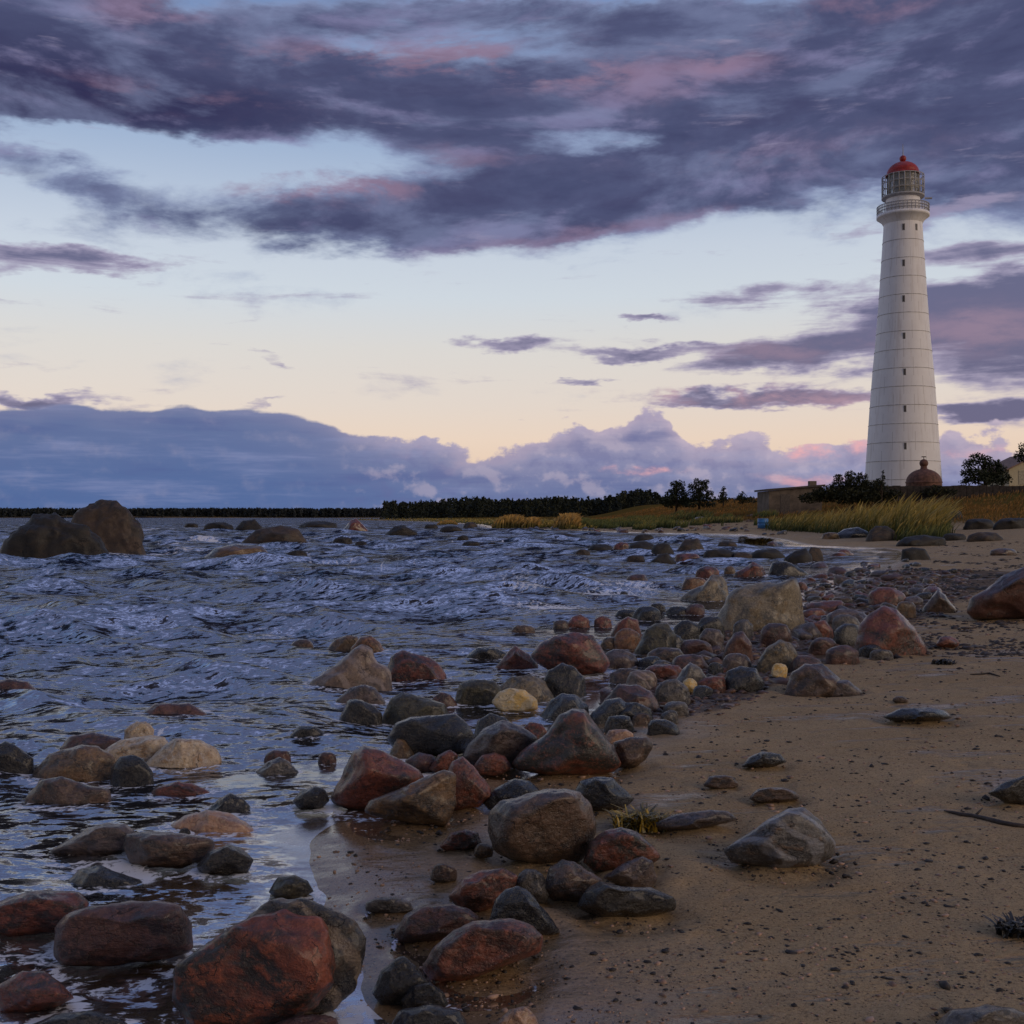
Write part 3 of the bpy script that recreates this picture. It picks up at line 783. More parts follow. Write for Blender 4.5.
def put_rock(label, mat, outline, name='rock', group=None, cat='rock', thick=None, kind='dome', rough=1.0, lo=0.60, sink=0.0):
    ROCK_N[0] += 1
    rs = np.random.RandomState(1000 + ROCK_N[0])
    if len(outline) == 4 and not hasattr(outline[0], '__len__'):
        outline = auto_outline(*outline, rs, kind)
    xs = [p[0] for p in outline]; ys = [p[1] for p in outline]
    wpx, hpx = max(xs) - min(xs), max(ys) - min(ys)
    cx, cy = (max(xs) + min(xs)) / 2, (max(ys) + min(ys)) / 2
    yb = max(ys)
    D = hit(cx, yb - (0.12 * hpx if group == G2 else 0))
    wm = wpx * D / F
    dep = wm * (thick if thick else rs.uniform(0.36, 0.46))
    raw = group in (G1, G3) or mat == 'yellow'
    if group == G2: dep *= 0.85
    Dc = D + (0.45 if raw else 0.92) * dep
    # keep the part of the outline above its widest points and carry the flanks down into the ground
    il = min(range(len(xs)), key=lambda i: xs[i]); ir = max(range(len(xs)), key=lambda i: xs[i])
    n_ = len(outline)
    path1 = [outline[(il + k) % n_] for k in range((ir - il) % n_ + 1)]
    path2 = [outline[(il - k) % n_] for k in range((il - ir) % n_ + 1)]
    upper = path1 if sum(p[1] for p in path1) / len(path1) <= sum(p[1] for p in path2) / len(path2) else path2
    h2 = 0.55 * hpx
    if not raw: outline = list(upper) + [(max(xs) + .03 * wpx, max(upper[-1][1] + .2 * hpx, yb)), (max(xs) - .06 * wpx, yb + h2), (min(xs) + .06 * wpx, yb + h2), (min(xs) - .03 * wpx, max(upper[0][1] + .2 * hpx, yb))]
    if not raw: cy = min(yb - 0.30 * hpx, cy + 0.15 * hpx)
    sc = Dc / F
    loc = [((x - cx) * sc, -(y - cy) * sc) for x, y in outline]
    sub = 5 if wpx > 42 else (4 if wpx > 14 else 3)
    P, f = rock_shape(loc, sub, rs, dep, rough, lo)
    r = ray(cx, cy); r = r / np.linalg.norm(r)
    C = at(cx, cy, Dc)
    V = np.stack([P[:, 0] + P[:, 1] * r[0], P[:, 1] * r[1], P[:, 2] + P[:, 1] * r[2]], 1)
    (WET_ROCKS if float(terrain(np.array([C[0]]), np.array([C[1]]))[0]) < 0.01 else SAND_ROCKS).append((C[0], C[1], wm * 0.5))
    o = mesh_np(name, V, f, RM[mat], loc=tuple(C + np.array((0, 0, -sink))))
    tag(o, label, cat, group)
    return o


G1, G2, G3, G4, G5 = 'wet boulders at the water edge in the foreground', 'stones half sunk in the shallows', 'stones lying on the open sand', 'stones of the dense cobble bank', 'boulders standing out in the sea'
G6 = 'boulders at the foot of the dune'
ROCKS = [
    # --- foreground
    ('dark banded slab standing right behind the rust red foreground boulder', 'banded', [(240, 925), (258, 908), (276, 898), (305, 898), (334, 907), (355, 921), (367, 938), (364, 962), (354, 990), (330, 1012), (280, 1020), (240, 980)], G1, 'boulder', 0.30, 1.2),
    ('largest foreground boulder, rust red and craggy, at the bottom edge of the picture', 'rust', [(176, 966), (190, 955), (212, 944), (226, 930), (247, 920), (262, 912), (284, 908), (298, 912), (318, 917), (331, 934), (336, 962), (334, 985), (318, 1008), (286, 1024), (240, 1034), (188, 1030), (174, 1000)], G1, 'boulder', 0.38, 1.3),
    ('long rounded maroon block lying in water left of the rust red boulder', 'maroon', [(53, 956), (54, 928), (64, 915), (85, 907), (124, 902), (160, 900), (180, 904), (191, 922), (194, 951), (165, 960), (108, 966), (62, 966)], G1, 'boulder', 0.34, 0.6),
    ('reddish block cut by the left frame edge behind the long maroon block', 'red', [(-15, 930), (-12, 905), (25, 892), (50, 890), (80, 892), (90, 902), (86, 916), (55, 932), (10, 937)], G1, 'boulder', 0.4),
    ('low reddish stone awash at the left frame edge below the long maroon block', 'red', [(-10, 990), (22, 971), (45, 971), (60, 982), (76, 998), (45, 1012), (0, 1014)], G1, 'rock', 0.4),
    ('dark slab barely above water at the bottom left edge of the picture', 'blue', [(20, 1030), (55, 1014), (90, 1010), (128, 1022), (124, 1042), (25, 1044)], G1, 'rock', 0.4),
    ('brown domed stone leaning against the flat ochre block in the shallows', 'mauve', [(47, 852), (72, 838), (88, 828), (108, 823), (126, 824), (135, 832), (136, 842), (126, 852), (110, 857), (64, 857)], G1, 'rock', 0.4),
    ('flat topped ochre brown block in the water between two darker stones', 'brown', [(123, 846), (126, 834), (150, 831), (190, 834), (213, 839), (215, 847), (205, 860), (182, 868), (150, 868), (130, 864)], G1, 'rock', 0.36),
    ('black stone with an ochre left flank beside the flat topped ochre block', 'dark', [(196, 866), (208, 852), (228, 844), (240, 847), (254, 860), (248, 873), (225, 876), (200, 874)], G1, 'rock', 0.42),
    ('pale pink low dome of granite awash behind the flat topped ochre block', 'pink', [(168, 826), (186, 815), (206, 810), (227, 812), (247, 822), (256, 831), (237, 837), (196, 838), (172, 833)], G2, 'rock', 0.42),
    ('tiny black stone tip in front of the pale pink dome', 'dark', (179, 828, 191, 837), G2, 'stone'),
    ('small blue black dome in the water above the pale pink granite', 'blue', [(205, 812), (220, 798), (230, 793), (243, 798), (250, 806), (247, 814), (225, 816)], G2, 'rock', 0.45),
    ('flat reddish brown stone in water right below the black dome', 'red', [(152, 789), (178, 781), (192, 783), (213, 793), (205, 797), (165, 796)], G2, 'rock', 0.4),
    ('flat brown stone with water washing over it at the left', 'brown', [(26, 796), (40, 780), (60, 776), (85, 784), (110, 789), (105, 798), (80, 803), (60, 808), (35, 808)], G2, 'rock', 0.4),
    ('dark blue stone almost covered by water behind the reddish block', 'blue', [(61, 887), (80, 869), (100, 865), (120, 873), (142, 880), (120, 889), (90, 891)], G2, 'rock', 0.4),
    ('round black dome in front of the cracked white rocks', 'dark', [(111, 768), (119, 757), (131, 755), (143, 758), (153, 772), (152, 783), (129, 785), (113, 780)], G2, 'rock', 0.45),
    ('ochre brown humped rock left of the round black dome', 'ochre', [(33, 772), (48, 754), (80, 745), (97, 746), (114, 755), (116, 766), (97, 777), (60, 780), (38, 780)], G2, 'rock', 0.4),
    ('dark rock cut by the left frame edge beside the ochre humped rock', 'dark', [(-12, 750), (5, 741), (15, 744), (33, 758), (34, 768), (10, 775), (-12, 775)], G2, 'rock', 0.42),
    ('cracked white rock, the wide left one of the pale trio in the shallows', 'pale', [(101, 752), (120, 740), (150, 735), (165, 737), (173, 750), (160, 762), (130, 762), (106, 760)], G2, 'rock', 0.4),
    ('smallest top rock of the pale trio in the shallows', 'pale', (124, 721, 155, 745), G2, 'rock'),
    ('pale rock with an orange right end, the right one of the pale trio', 'pale', [(146, 762), (163, 746), (175, 738), (200, 740), (216, 748), (221, 758), (212, 766), (180, 770), (155, 770)], G2, 'rock', 0.42),
    ('brown wet hump cut by the left frame edge out in the waves', 'maroon', [(-10, 683), (10, 678), (28, 682), (45, 697), (30, 703), (-10, 703)], G2, 'rock', 0.45),
    ('low reddish stone ridge washed by a wave above the pale trio', 'maroon', [(140, 714), (155, 703), (190, 703), (208, 714), (195, 725), (160, 725)], G2, 'rock', 0.45),
    ('dark submerged stone ridge behind the ochre humped rock', 'maroon', [(60, 748), (70, 736), (95, 732), (120, 738), (126, 750), (95, 754)], G2, 'rock', 0.45),
    ('tiny brown stone alone in the waves left of the ochre pair', 'brown', (290, 639, 314, 652), G2, 'stone'),
    ('round ochre stone, the left of a touching pair in the waves', 'ochre', [(325, 651), (335, 639), (347, 635), (358, 637), (361, 648), (348, 655), (330, 655)], G2, 'rock', 0.45),
    ('round orange brown stone, the right of a touching pair in the waves', 'orange', [(351, 648), (360, 637), (370, 635), (380, 642), (386, 653), (378, 659), (358, 659)], G2, 'rock', 0.45),
    ('pale layered pointed rock in the waves below the ochre pair', 'layer', [(310, 682), (335, 665), (350, 652), (362, 644), (372, 649), (378, 662), (390, 668), (391, 680), (380, 690), (345, 693), (325, 690)], G2, 'rock', 0.42),
    ('red brown humped rock in the waves right of the layered pointed rock', 'red', [(386, 672), (390, 656), (402, 650), (415, 654), (430, 657), (442, 667), (447, 678), (425, 682), (395, 682)], G2, 'rock', 0.42),
    ('mauve stone with a dark right end just below the layered rock', 'mauve', [(336, 700), (350, 688), (365, 684), (376, 688), (386, 702), (370, 708), (345, 707)], G2, 'rock', 0.42),
    ('shiny dark stone with an ochre side beside the weedy grey rock', 'dark', [(340, 715), (348, 700), (360, 699), (375, 706), (382, 714), (378, 724), (355, 725), (342, 722)], G2, 'rock', 0.45),
    ('rough weedy grey green rock behind the big black boulder', 'moss', [(382, 716), (390, 699), (402, 692), (430, 699), (446, 704), (449, 714), (440, 722), (410, 724), (385, 723)], G2, 'rock', 0.4),
    ('big black boulder with a brown pitted crown in the shallows', 'dark', [(387, 738), (395, 723), (410, 717), (440, 715), (456, 713), (466, 721), (476, 738), (470, 752), (450, 757), (415, 757), (394, 750)], G1, 'boulder', 0.42),
    ('small reddish stone above the weedy grey rock', 'maroon', [(428, 702), (440, 692), (450, 694), (457, 704), (447, 710), (433, 709)], G2, 'stone', 0.45),
    ('knobbly grey rock left of the yellow stone', 'moss', [(455, 700), (460, 683), (475, 679), (495, 681), (503, 690), (500, 706), (480, 710), (460, 709)], G2, 'rock', 0.42),
    ('bright yellow oval stone sitting in the water', 'yellow', [(491, 702), (498, 692), (510, 688), (525, 690), (537, 699), (538, 709), (524, 714), (502, 714)], G2, 'rock', 0.40),
    ('rough pale grey rock with water draining off behind the yellow stone', 'lichen', [(497, 688), (512, 676), (530, 675), (545, 681), (553, 695), (548, 706), (530, 705), (505, 702)], G2, 'rock', 0.42),
    ('glossy black boulder right behind the yellow stone', 'dark', [(540, 688), (548, 670), (562, 663), (575, 667), (585, 679), (587, 697), (572, 703), (550, 700)], G2, 'rock', 0.42),
    ('blue black smooth dome between the glossy black boulder and the big pyramid rock', 'blue', [(540, 716), (550, 700), (563, 693), (575, 694), (589, 706), (582, 720), (560, 724), (545, 722)], G2, 'rock', 0.42),
    ('brown pyramid shaped rock in the water left of the largest brown boulder of the bay', 'red', [(494, 669), (505, 655), (515, 645), (525, 651), (538, 663), (532, 672), (510, 673)], G2, 'rock', 0.42),
    ('low dark rock left of the brown pyramid shaped rock', 'dark', [(466, 656), (478, 647), (495, 647), (509, 654), (497, 663), (472, 663)], G2, 'rock', 0.45),
    ('large brown boulder with a ridge standing in water behind the glossy black boulder', 'red', [(530, 655), (540, 643), (555, 635), (575, 632), (592, 635), (602, 647), (611, 664), (605, 673), (580, 675), (550, 671), (538, 664)], G1, 'boulder', 0.4),
    ('smooth mauve grey dome behind the pyramid boulder', 'mauve', [(458, 762), (468, 744), (484, 728), (502, 720), (520, 725), (538, 738), (532, 758), (512, 770), (475, 770)], G1, 'boulder', 0.42),
    ('blue black stone peeping out behind the mauve grey dome', 'blue', [(473, 735), (478, 720), (490, 713), (505, 717), (514, 726), (497, 740)], G2, 'rock', 0.42),
    ('small red stone between the mauve grey dome and the pyramid boulder', 'red', [(518, 732), (530, 722), (542, 724), (550, 736), (537, 746)], G2, 'stone', 0.42),
    ('big pyramid boulder with a red left face and a grey right face on the sand', 'twotone', [(511, 764), (522, 750), (545, 735), (560, 715), (572, 708), (585, 710), (600, 729), (615, 750), (622, 764), (613, 773), (585, 777), (550, 775), (518, 771)], G1, 'boulder', 0.4, 0.6),
    ('squat dark brown block touching the right foot of the pyramid boulder', 'brown', [(613, 742), (630, 737), (648, 737), (653, 746), (646, 760), (635, 768), (617, 768)], G1, 'rock', 0.42),
    ('small red dome at the left foot of the pyramid boulder', 'redb', [(473, 766), (482, 755), (494, 752), (505, 756), (514, 769), (497, 776), (477, 775)], G1, 'stone', 0.42),
    ('glossy bright red rock behind the grey wedge', 'redb', [(444, 778), (452, 762), (462, 756), (475, 767), (490, 787), (493, 798), (478, 808), (455, 811), (443, 803)], G1, 'rock', 0.42),
    ('grey ochre wedge with a pale wet top in front of the red brown boulder', 'ochre', [(363, 812), (369, 800), (395, 791), (420, 779), (444, 769), (456, 773), (456, 804), (447, 827), (420, 826), (385, 819)], G1, 'boulder', 0.32, 0.6),
    ('large angular red brown boulder at the waterline left of the grey ochre wedge', 'red', [(330, 798), (343, 772), (353, 751), (364, 745), (384, 751), (420, 770), (426, 780), (400, 800), (372, 811), (350, 810), (333, 804)], G1, 'boulder', 0.38, 0.6),
    ('small dark dome in the water touching the angular red brown boulder', 'dark', [(292, 802), (300, 791), (315, 786), (325, 789), (330, 800), (321, 810), (300, 810)], G1, 'rock', 0.45),
    ('flat dark oval stone alone in calm water', 'dark', [(289, 736), (299, 726), (316, 726), (330, 737), (316, 744), (296, 744)], G2, 'stone', 0.45),
    ('low grey brown stone pair front, in calm water above the small dark dome', 'grey', [(256, 771), (268, 761), (280, 757), (290, 762), (300, 773), (285, 777), (265, 776)], G2, 'stone', 0.45),
    ('low reddish stone pair back, in calm water behind a grey one', 'maroon', (264, 750, 291, 763), G2, 'stone'),
    ('small maroon stone in calm water left of the angular red brown boulder', 'maroon', (318, 752, 337, 765), G2, 'stone'),
    ('small ochre upright stone below the big black boulder', 'ochre', [(389, 754), (397, 738), (405, 740), (414, 754), (407, 762), (394, 761)], G2, 'stone', 0.45),
    ('small reddish mauve stone between the big black boulder and the grey wedge', 'maroon', [(404, 761), (418, 752), (433, 755), (441, 766), (430, 773), (410, 771)], G1, 'stone', 0.42),
    ('small red stone behind the glossy bright red rock', 'red', [(428, 769), (438, 755), (450, 749), (458, 755), (454, 771), (440, 775)], G1, 'stone', 0.42),
    ('flat black stone with a wet bluish top behind the big heart shaped boulder', 'blue', [(483, 803), (495, 788), (515, 778), (530, 781), (540, 790), (532, 803), (505, 810), (488, 810)], G1, 'rock', 0.42),
    ('big brown boulder with a notched heart shaped top on the sand', 'brown', [(488, 830), (490, 811), (500, 800), (516, 798), (528, 794), (543, 790), (564, 788), (580, 791), (592, 804), (597, 824), (593, 845), (580, 862), (548, 867), (510, 860), (492, 848)], G1, 'boulder', 0.42, 0.8),
    ('dark grey wet dome behind the heart shaped boulder', 'blue', [(572, 795), (580, 781), (595, 776), (612, 778), (625, 789), (635, 799), (622, 810), (600, 812), (580, 807)], G1, 'rock', 0.42),
    ('red stone with a dark right end against the heart shaped boulder', 'twotone', [(582, 862), (590, 842), (605, 830), (622, 827), (637, 832), (653, 845), (661, 857), (648, 867), (620, 872), (594, 872)], G1, 'rock', 0.42),
    ('smooth brown dome just below the heart shaped boulder', 'brown', [(542, 890), (549, 868), (562, 859), (575, 862), (604, 880), (600, 893), (578, 903), (553, 901)], G1, 'rock', 0.42),
    ('brown flat topped stone right of the smooth brown dome', 'mauve', [(602, 878), (625, 862), (643, 856), (653, 861), (657, 880), (650, 890), (630, 890)], G1, 'rock', 0.42),
    ('long low dark slab in front of the brown flat topped stone', 'dark', [(575, 907), (585, 890), (600, 881), (625, 887), (650, 887), (676, 898), (676, 910), (640, 919), (598, 918)], G1, 'rock', 0.4),
    ('shiny red stone with a pale wet top, upper of the two front red ones', 'redb', [(447, 897), (462, 879), (480, 870), (503, 868), (518, 876), (515, 888), (497, 905), (480, 915), (460, 909)], G1, 'rock', 0.42),
    ('dark blue grey wedge between the two shiny red stones', 'blue', [(489, 922), (495, 900), (505, 889), (518, 885), (530, 892), (546, 912), (561, 932), (547, 938), (518, 929)], G1, 'rock', 0.42),
    ('small mottled stone tucked between the shiny red stone and the smooth brown dome', 'grey', (513, 868, 550, 906), G1, 'stone'),
    ('flat red brown slab on wet sand left of the shiny red stones', 'maroon', [(394, 933), (405, 915), (425, 905), (450, 904), (470, 909), (482, 919), (467, 933), (430, 944), (398, 942)], G1, 'rock', 0.4),
    ('long reddish stone with pale flecks on the sand, lowest of the red ones', 'redb', [(422, 966), (433, 948), (451, 932), (475, 921), (513, 918), (532, 924), (545, 938), (540, 953), (511, 964), (462, 983), (430, 984)], G1, 'boulder', 0.40),
    ('black pointed stone at the right foot of the rust red boulder', 'dark', [(372, 993), (380, 972), (395, 959), (404, 956), (416, 966), (430, 982), (427, 998), (406, 1008), (384, 1008)], G1, 'rock', 0.42),
    ('small dark grey stone right of the black pointed stone', 'dark', [(400, 1000), (412, 985), (430, 982), (444, 992), (449, 1005), (431, 1014), (404, 1014)], G1, 'stone', 0.42),
    ('bluish wet slab at the bottom edge below the black pointed stone', 'blue', [(385, 1034), (400, 1010), (430, 1004), (460, 1010), (474, 1036), (430, 1046)], G1, 'rock', 0.42),
    ('pale tan stone cut by the bottom edge of the picture', 'pink', [(496, 1024), (510, 1009), (525, 1006), (536, 1016), (542, 1034), (510, 1040)], G1, 'stone', 0.42),
    ('brown stone cut by the bottom edge below the rust red boulder', 'maroon', (268, 1014, 346, 1048), G1, 'rock'),
    ('flat pinkish red stone on wet sand right of the grey ochre wedge', 'red', [(439, 847), (450, 833), (465, 829), (478, 832), (483, 846), (467, 851), (446, 851)], G1, 'stone', 0.42),
    ('small crumbly brown lump on the wet sand above the flat red brown slab', 'brown', (430, 863, 457, 883), G1, 'stone'),
    ('flat grey stone in a puddle right of the rust red boulder', 'grey', (366, 897, 413, 914), G1, 'stone'),
    ('small olive brown stone in water just above the rust red boulder', 'moss', [(268, 892), (278, 877), (295, 875), (308, 881), (314, 892), (296, 899), (275, 898)], G1, 'stone', 0.45),
    ('tiny tan stone at the left foot of the heart shaped boulder', 'ochre', (474, 843, 494, 858), G1, 'stone'),
    # --- on the sand
    ('white streaked grey rock with an orange corner alone on the open sand', 'veined', [(722, 850), (749, 833), (769, 818), (788, 809), (804, 807), (820, 819), (836, 843), (833, 857), (811, 868), (772, 869), (730, 863)], G3, 'boulder', 0.4, 0.6),
    ('long flat pale brown slab on the sand left of the white streaked rock', 'mauve', [(648, 825), (675, 814), (710, 810), (728, 811), (739, 820), (700, 829), (658, 831)], G3, 'stone', 0.3),
    ('dark grey humped stone alone on the sand above the white streaked rock', 'blue', [(741, 767), (749, 757), (763, 751), (781, 754), (787, 762), (770, 768)], G3, 'stone', 0.42),
    ('smallest flat brown stone on the sand below the dark grey hump', 'brown', (704, 775, 739, 789), G3, 'stone'),
    ('flat brown stone right of a smaller one on the sand below the dark grey hump', 'brown', (749, 787, 798, 803), G3, 'stone'),
    ('flat blue black stone sunk in the sand at the right', 'blue', [(881, 717), (900, 708), (930, 707), (945, 710), (954, 718), (930, 722), (895, 722)], G3, 'stone', 0.38),
    ('dark stone cut by the right frame edge on wet sand', 'dark', [(987, 793), (1005, 781), (1030, 774), (1034, 806), (1005, 802)], G3, 'rock', 0.42),
    ('large dark brown boulder cut by the right frame edge on the upper beach', 'maroon', [(966, 612), (970, 598), (985, 590), (1000, 578), (1024, 566), (1052, 562), (1056, 620), (1000, 620), (972, 620)], G3, 'boulder', 0.4),
    ('speckled stone cut by the bottom edge at the right corner', 'grey', [(930, 1030), (950, 1010), (985, 1005), (1010, 1007), (1032, 1016), (1034, 1046), (935, 1046)], G3, 'rock', 0.42),
    ('small orange red stone on the sand right of the red brown pyramid', 'redb', (936, 636, 960, 648), G3, 'stone'),
    ('tiny brown stone on the sand above the flat blue black stone', 'brown', (893, 696, 908, 703), G3, 'stone'),
    # --- cobble bank
    ('big red brown pyramid boulder, tallest of the cobble bank', 'red', [(855, 644), (860, 625), (870, 612), (883, 605), (897, 609), (915, 628), (926, 646), (915, 654), (880, 656), (859, 652)], G4, 'boulder', 0.42, 0.6),
    ('dark brown dome at the sand edge of the cobble bank', 'brown', [(785, 690), (792, 672), (805, 664), (822, 664), (840, 678), (848, 690), (822, 695), (793, 695)], G4, 'rock', 0.42),
    ('smaller tan brown dome leaning on the dark brown dome', 'mauve', [(824, 692), (836, 680), (848, 680), (862, 691), (846, 695)], G4, 'stone', 0.42),
    ('huge pale lichened boulder standing in the cobble bank', 'lichen', [(714, 626), (726, 598), (735, 588), (767, 582), (779, 583), (796, 576), (801, 586), (804, 614), (797, 632), (770, 628), (747, 630), (728, 628)], G4, 'boulder', 0.40, 0.9),
    ('pale ochre split rock in the water left of the huge lichened boulder', 'lichen', [(680, 598), (690, 590), (703, 585), (712, 574), (722, 576), (728, 586), (726, 598), (705, 601), (685, 601)], G4, 'rock', 0.42),
    ('dark red stone perched behind the pale ochre split rock', 'red', (696, 566, 720, 580), G4, 'stone'),
    ('orange brown slab left behind the pale ochre split rock', 'orange', (682, 577, 708, 589), G4, 'stone'),
    ('round olive grey dome with a mossy foot at the water side of the bank', 'moss', [(635, 650), (645, 630), (655, 623), (668, 623), (676, 635), (674, 648), (657, 656), (640, 655)], G4, 'rock', 0.42),
    ('red brown arched stone behind the orange lump of the bank', 'red', [(611, 633), (618, 622), (628, 616), (638, 620), (641, 632), (625, 637)], G4, 'stone', 0.42),
    ('orange lump beside the round olive grey dome', 'orange', (614, 628, 641, 648), G4, 'stone'),
    ('small ochre stone at the left foot of the orange lump', 'ochre', (601, 637, 621, 648), G4, 'stone'),
    ('black hump standing in bright water behind the red brown arched stone', 'dark', (633, 606, 661, 621), G4, 'stone'),
    ('dark round stone right behind the black hump in bright water', 'dark', (649, 603, 666, 613), G4, 'stone'),
    ('flat dark leaf shaped stone in bright water', 'dark', (615, 609, 637, 618), G4, 'stone'),
    ('small red brown stone alone in bright water left of the arched stone', 'red', (594, 616, 611, 627), G4, 'stone'),
    ('rounded dark red stone in bright water behind the large ridged boulder', 'redb', [(565, 625), (572, 617), (580, 614), (589, 619), (590, 627)], G4, 'stone', 0.42),
    ('little brown stone touching the rounded dark red one in bright water', 'brown', (553, 620, 569, 628), G4, 'stone'),
    ('small flat brown stone in the water above the brown pyramid shaped rock', 'brown', (511, 625, 535, 634), G4, 'stone'),
    ('broad flat grey brown stone in a puddle right of the large ridged boulder', 'mauve', (603, 649, 637, 667), G4, 'stone'),
    ('flat reddish dome below the olive grey dome', 'brown', (647, 647, 686, 664), G4, 'stone'),
    ('blue grey flat stone in the puddle left of a grey one', 'blue', (637, 656, 663, 668), G4, 'stone'),
    ('grey flat stone in the puddle below the flat reddish dome', 'grey', (652, 660, 673, 671), G4, 'stone'),
    ('maroon oval stone above the dark grey peak', 'maroon', (671, 654, 708, 671), G4, 'stone'),
    ('dark grey peaked stone with a pale left edge', 'grey', [(671, 686), (682, 670), (690, 662), (700, 667), (712, 684), (695, 690), (678, 690)], G4, 'rock', 0.42),
    ('broad flat brown grey boulder at the sand edge', 'maroon', [(603, 700), (618, 684), (640, 685), (652, 692), (660, 708), (642, 714), (615, 712)], G4, 'rock', 0.42),
    ('pale tan lump behind the broad flat brown grey boulder', 'layer', (625, 670, 658, 692), G4, 'stone'),
    ('brown ridge stone behind the pale tan lump', 'brown', (610, 668, 645, 684), G4, 'stone'),
    ('long brown stone stretching behind the pale tan lump', 'red', (640, 664, 684, 680), G4, 'stone'),
    ('olive grey dome right of the pale tan lump', 'grey', (655, 679, 690, 705), G4, 'stone'),
    ('small yellow stone below the dark grey peak', 'yellow', (681, 678, 698, 693), G4, 'stone'),
    ('dark blue wet stone at the waterline of the bank', 'blue', [(590, 714), (605, 700), (620, 697), (630, 706), (622, 721), (600, 724)], G4, 'rock', 0.42),
    ('flat black stone with a pale rim leaning on the dark blue wet one', 'dark', (611, 702, 652, 724), G4, 'stone'),
    ('small bluish grey dome in front of the flat black rimmed stone', 'blue', (604, 715, 633, 733), G4, 'stone'),
    ('flat pinkish stone behind the squat dark brown block', 'pink', (604, 729, 634, 742), G4, 'stone'),
    ('dark grey oval stone lying loose on the sand edge', 'blue', (647, 719, 679, 735), G4, 'stone'),
    ('pale grey pointed stone among small ones at the sand edge', 'grey', (662, 701, 688, 716), G4, 'stone'),
    ('small round dark stone below the pale grey pointed one', 'grey', (660, 710, 679, 724), G4, 'stone'),
    ('small brown stone between the flat black rimmed stone and the dark oval', 'brown', (632, 713, 651, 725), G4, 'stone'),
    ('pinkish grey dome in the bank right of the olive grey dome', 'mauve', (698, 628, 724, 651), G4, 'stone'),
    ('dark stone with a pale curved edge at the left foot of the huge lichened boulder', 'dark', (697, 616, 726, 640), G4, 'stone'),
    ('black slab wedged in the water left of the pinkish grey dome', 'dark', (672, 620, 702, 642), G4, 'stone'),
    ('long mauve stone below the pinkish grey dome', 'maroon', (680, 639, 713, 657), G4, 'stone'),
    ('blue black little stone beside the mossy foot of the olive grey dome', 'blue', (662, 634, 684, 651), G4, 'stone'),
    ('round dark brown dome in front of the huge lichened boulder', 'maroon', [(722, 656), (727, 643), (735, 633), (743, 631), (752, 643), (753, 656), (740, 661), (728, 660)], G4, 'rock', 0.42),
    ('mossy pale topped stone in the middle of the cobble bank', 'lichen', [(757, 662), (766, 648), (780, 639), (790, 642), (798, 654), (796, 664), (778, 672), (762, 670)], G4, 'rock', 0.42),
    ('small yellow brown stone below the mossy pale topped one', 'yellow', (771, 663, 788, 679), G4, 'stone'),
    ('black stone with a white rim at the sand edge below the dark brown dome', 'dark', [(721, 688), (727, 671), (740, 666), (756, 668), (764, 681), (753, 691), (730, 691)], G4, 'rock', 0.42),
    ('purple grey flat peak behind the white rimmed black stone', 'mauve', (722, 653, 752, 671), G4, 'stone'),
    ('small dark blue pebble in the bright puddle', 'blue', (708, 662, 724, 675), G4, 'stone'),
    ('brown stone left of the white rimmed black stone', 'red', (697, 676, 727, 692), G4, 'stone'),
    ('blue grey pebble on the sand below the brown stone', 'blue', (693, 685, 714, 698), G4, 'stone'),
    ('reddish sharp stone leaning on the huge lichened boulder', 'maroon', (758, 623, 792, 646), G4, 'stone'),
    ('grey brown stone at the foot of the huge lichened boulder', 'grey', (733, 619, 753, 637), G4, 'stone'),
    ('mauve oval right of the mossy pale topped stone', 'maroon', (790, 655, 822, 673), G4, 'stone'),
    ('bright orange red stone right of the huge lichened boulder', 'redb', [(804, 633), (812, 622), (825, 620), (833, 629), (828, 638), (810, 638)], G4, 'stone', 0.42),
    ('pale pink arched stone left of the red brown pyramid', 'mauve', (826, 609, 872, 627), G4, 'stone'),
    ('grey arched stone below the pale pink arch', 'grey', (831, 614, 862, 634), G4, 'stone'),
    ('dark green black dome touching the red brown pyramid', 'dark', (833, 623, 862, 645), G4, 'stone'),
    ('dark maroon oval below the bright orange red stone', 'maroon', (809, 637, 837, 655), G4, 'stone'),
    ('brown oval dome left of the blue grey pair at the pyramid foot', 'maroon', (826, 645, 858, 664), G4, 'stone'),
    ('blue grey flat stone, the back one of a pair at the pyramid foot', 'blue', (858, 644, 884, 657), G4, 'stone'),
    ('blue grey flat stone, the front one of a pair at the pyramid foot', 'grey', (869, 649, 894, 660), G4, 'stone'),
    ('ochre oval stone right of the huge lichened boulder', 'ochre', (807, 600, 832, 612), G4, 'stone'),
    ('dark red flat stone behind the bright orange red one', 'redb', (802, 608, 826, 619), G4, 'stone'),
    ('brown pointed rock at the landward end of the cobble bank', 'brown', [(922, 609), (932, 596), (938, 589), (946, 596), (956, 609), (940, 613)], G4, 'rock', 0.42),
    ('ochre boulder behind the right shoulder of the red brown pyramid', 'ochre', (895, 601, 916, 618), G4, 'stone'),
    ('broad brown dome behind the red brown pyramid', 'red', (868, 587, 906, 606), G4, 'stone'),
    ('black angular rock in the bay behind the huge lichened boulder', 'dark', [(769, 570), (772, 562), (786, 561), (800, 568), (808, 573), (790, 576), (772, 576)], G4, 'rock', 0.4),
    ('red brown low pyramid in the bay left of the black angular rock', 'red', [(734, 573), (748, 566), (753, 561), (762, 566), (766, 574), (750, 577)], G4, 'rock', 0.42),
    ('small ochre stone in the bay left of the red brown low pyramid', 'ochre', (724, 566, 735, 574), G4, 'stone'),
    ('wide dark rock at the sand spit, left of a round one', 'dark', [(784, 558), (795, 551), (806, 548), (812, 556), (806, 563), (790, 563)], G4, 'rock', 0.42),
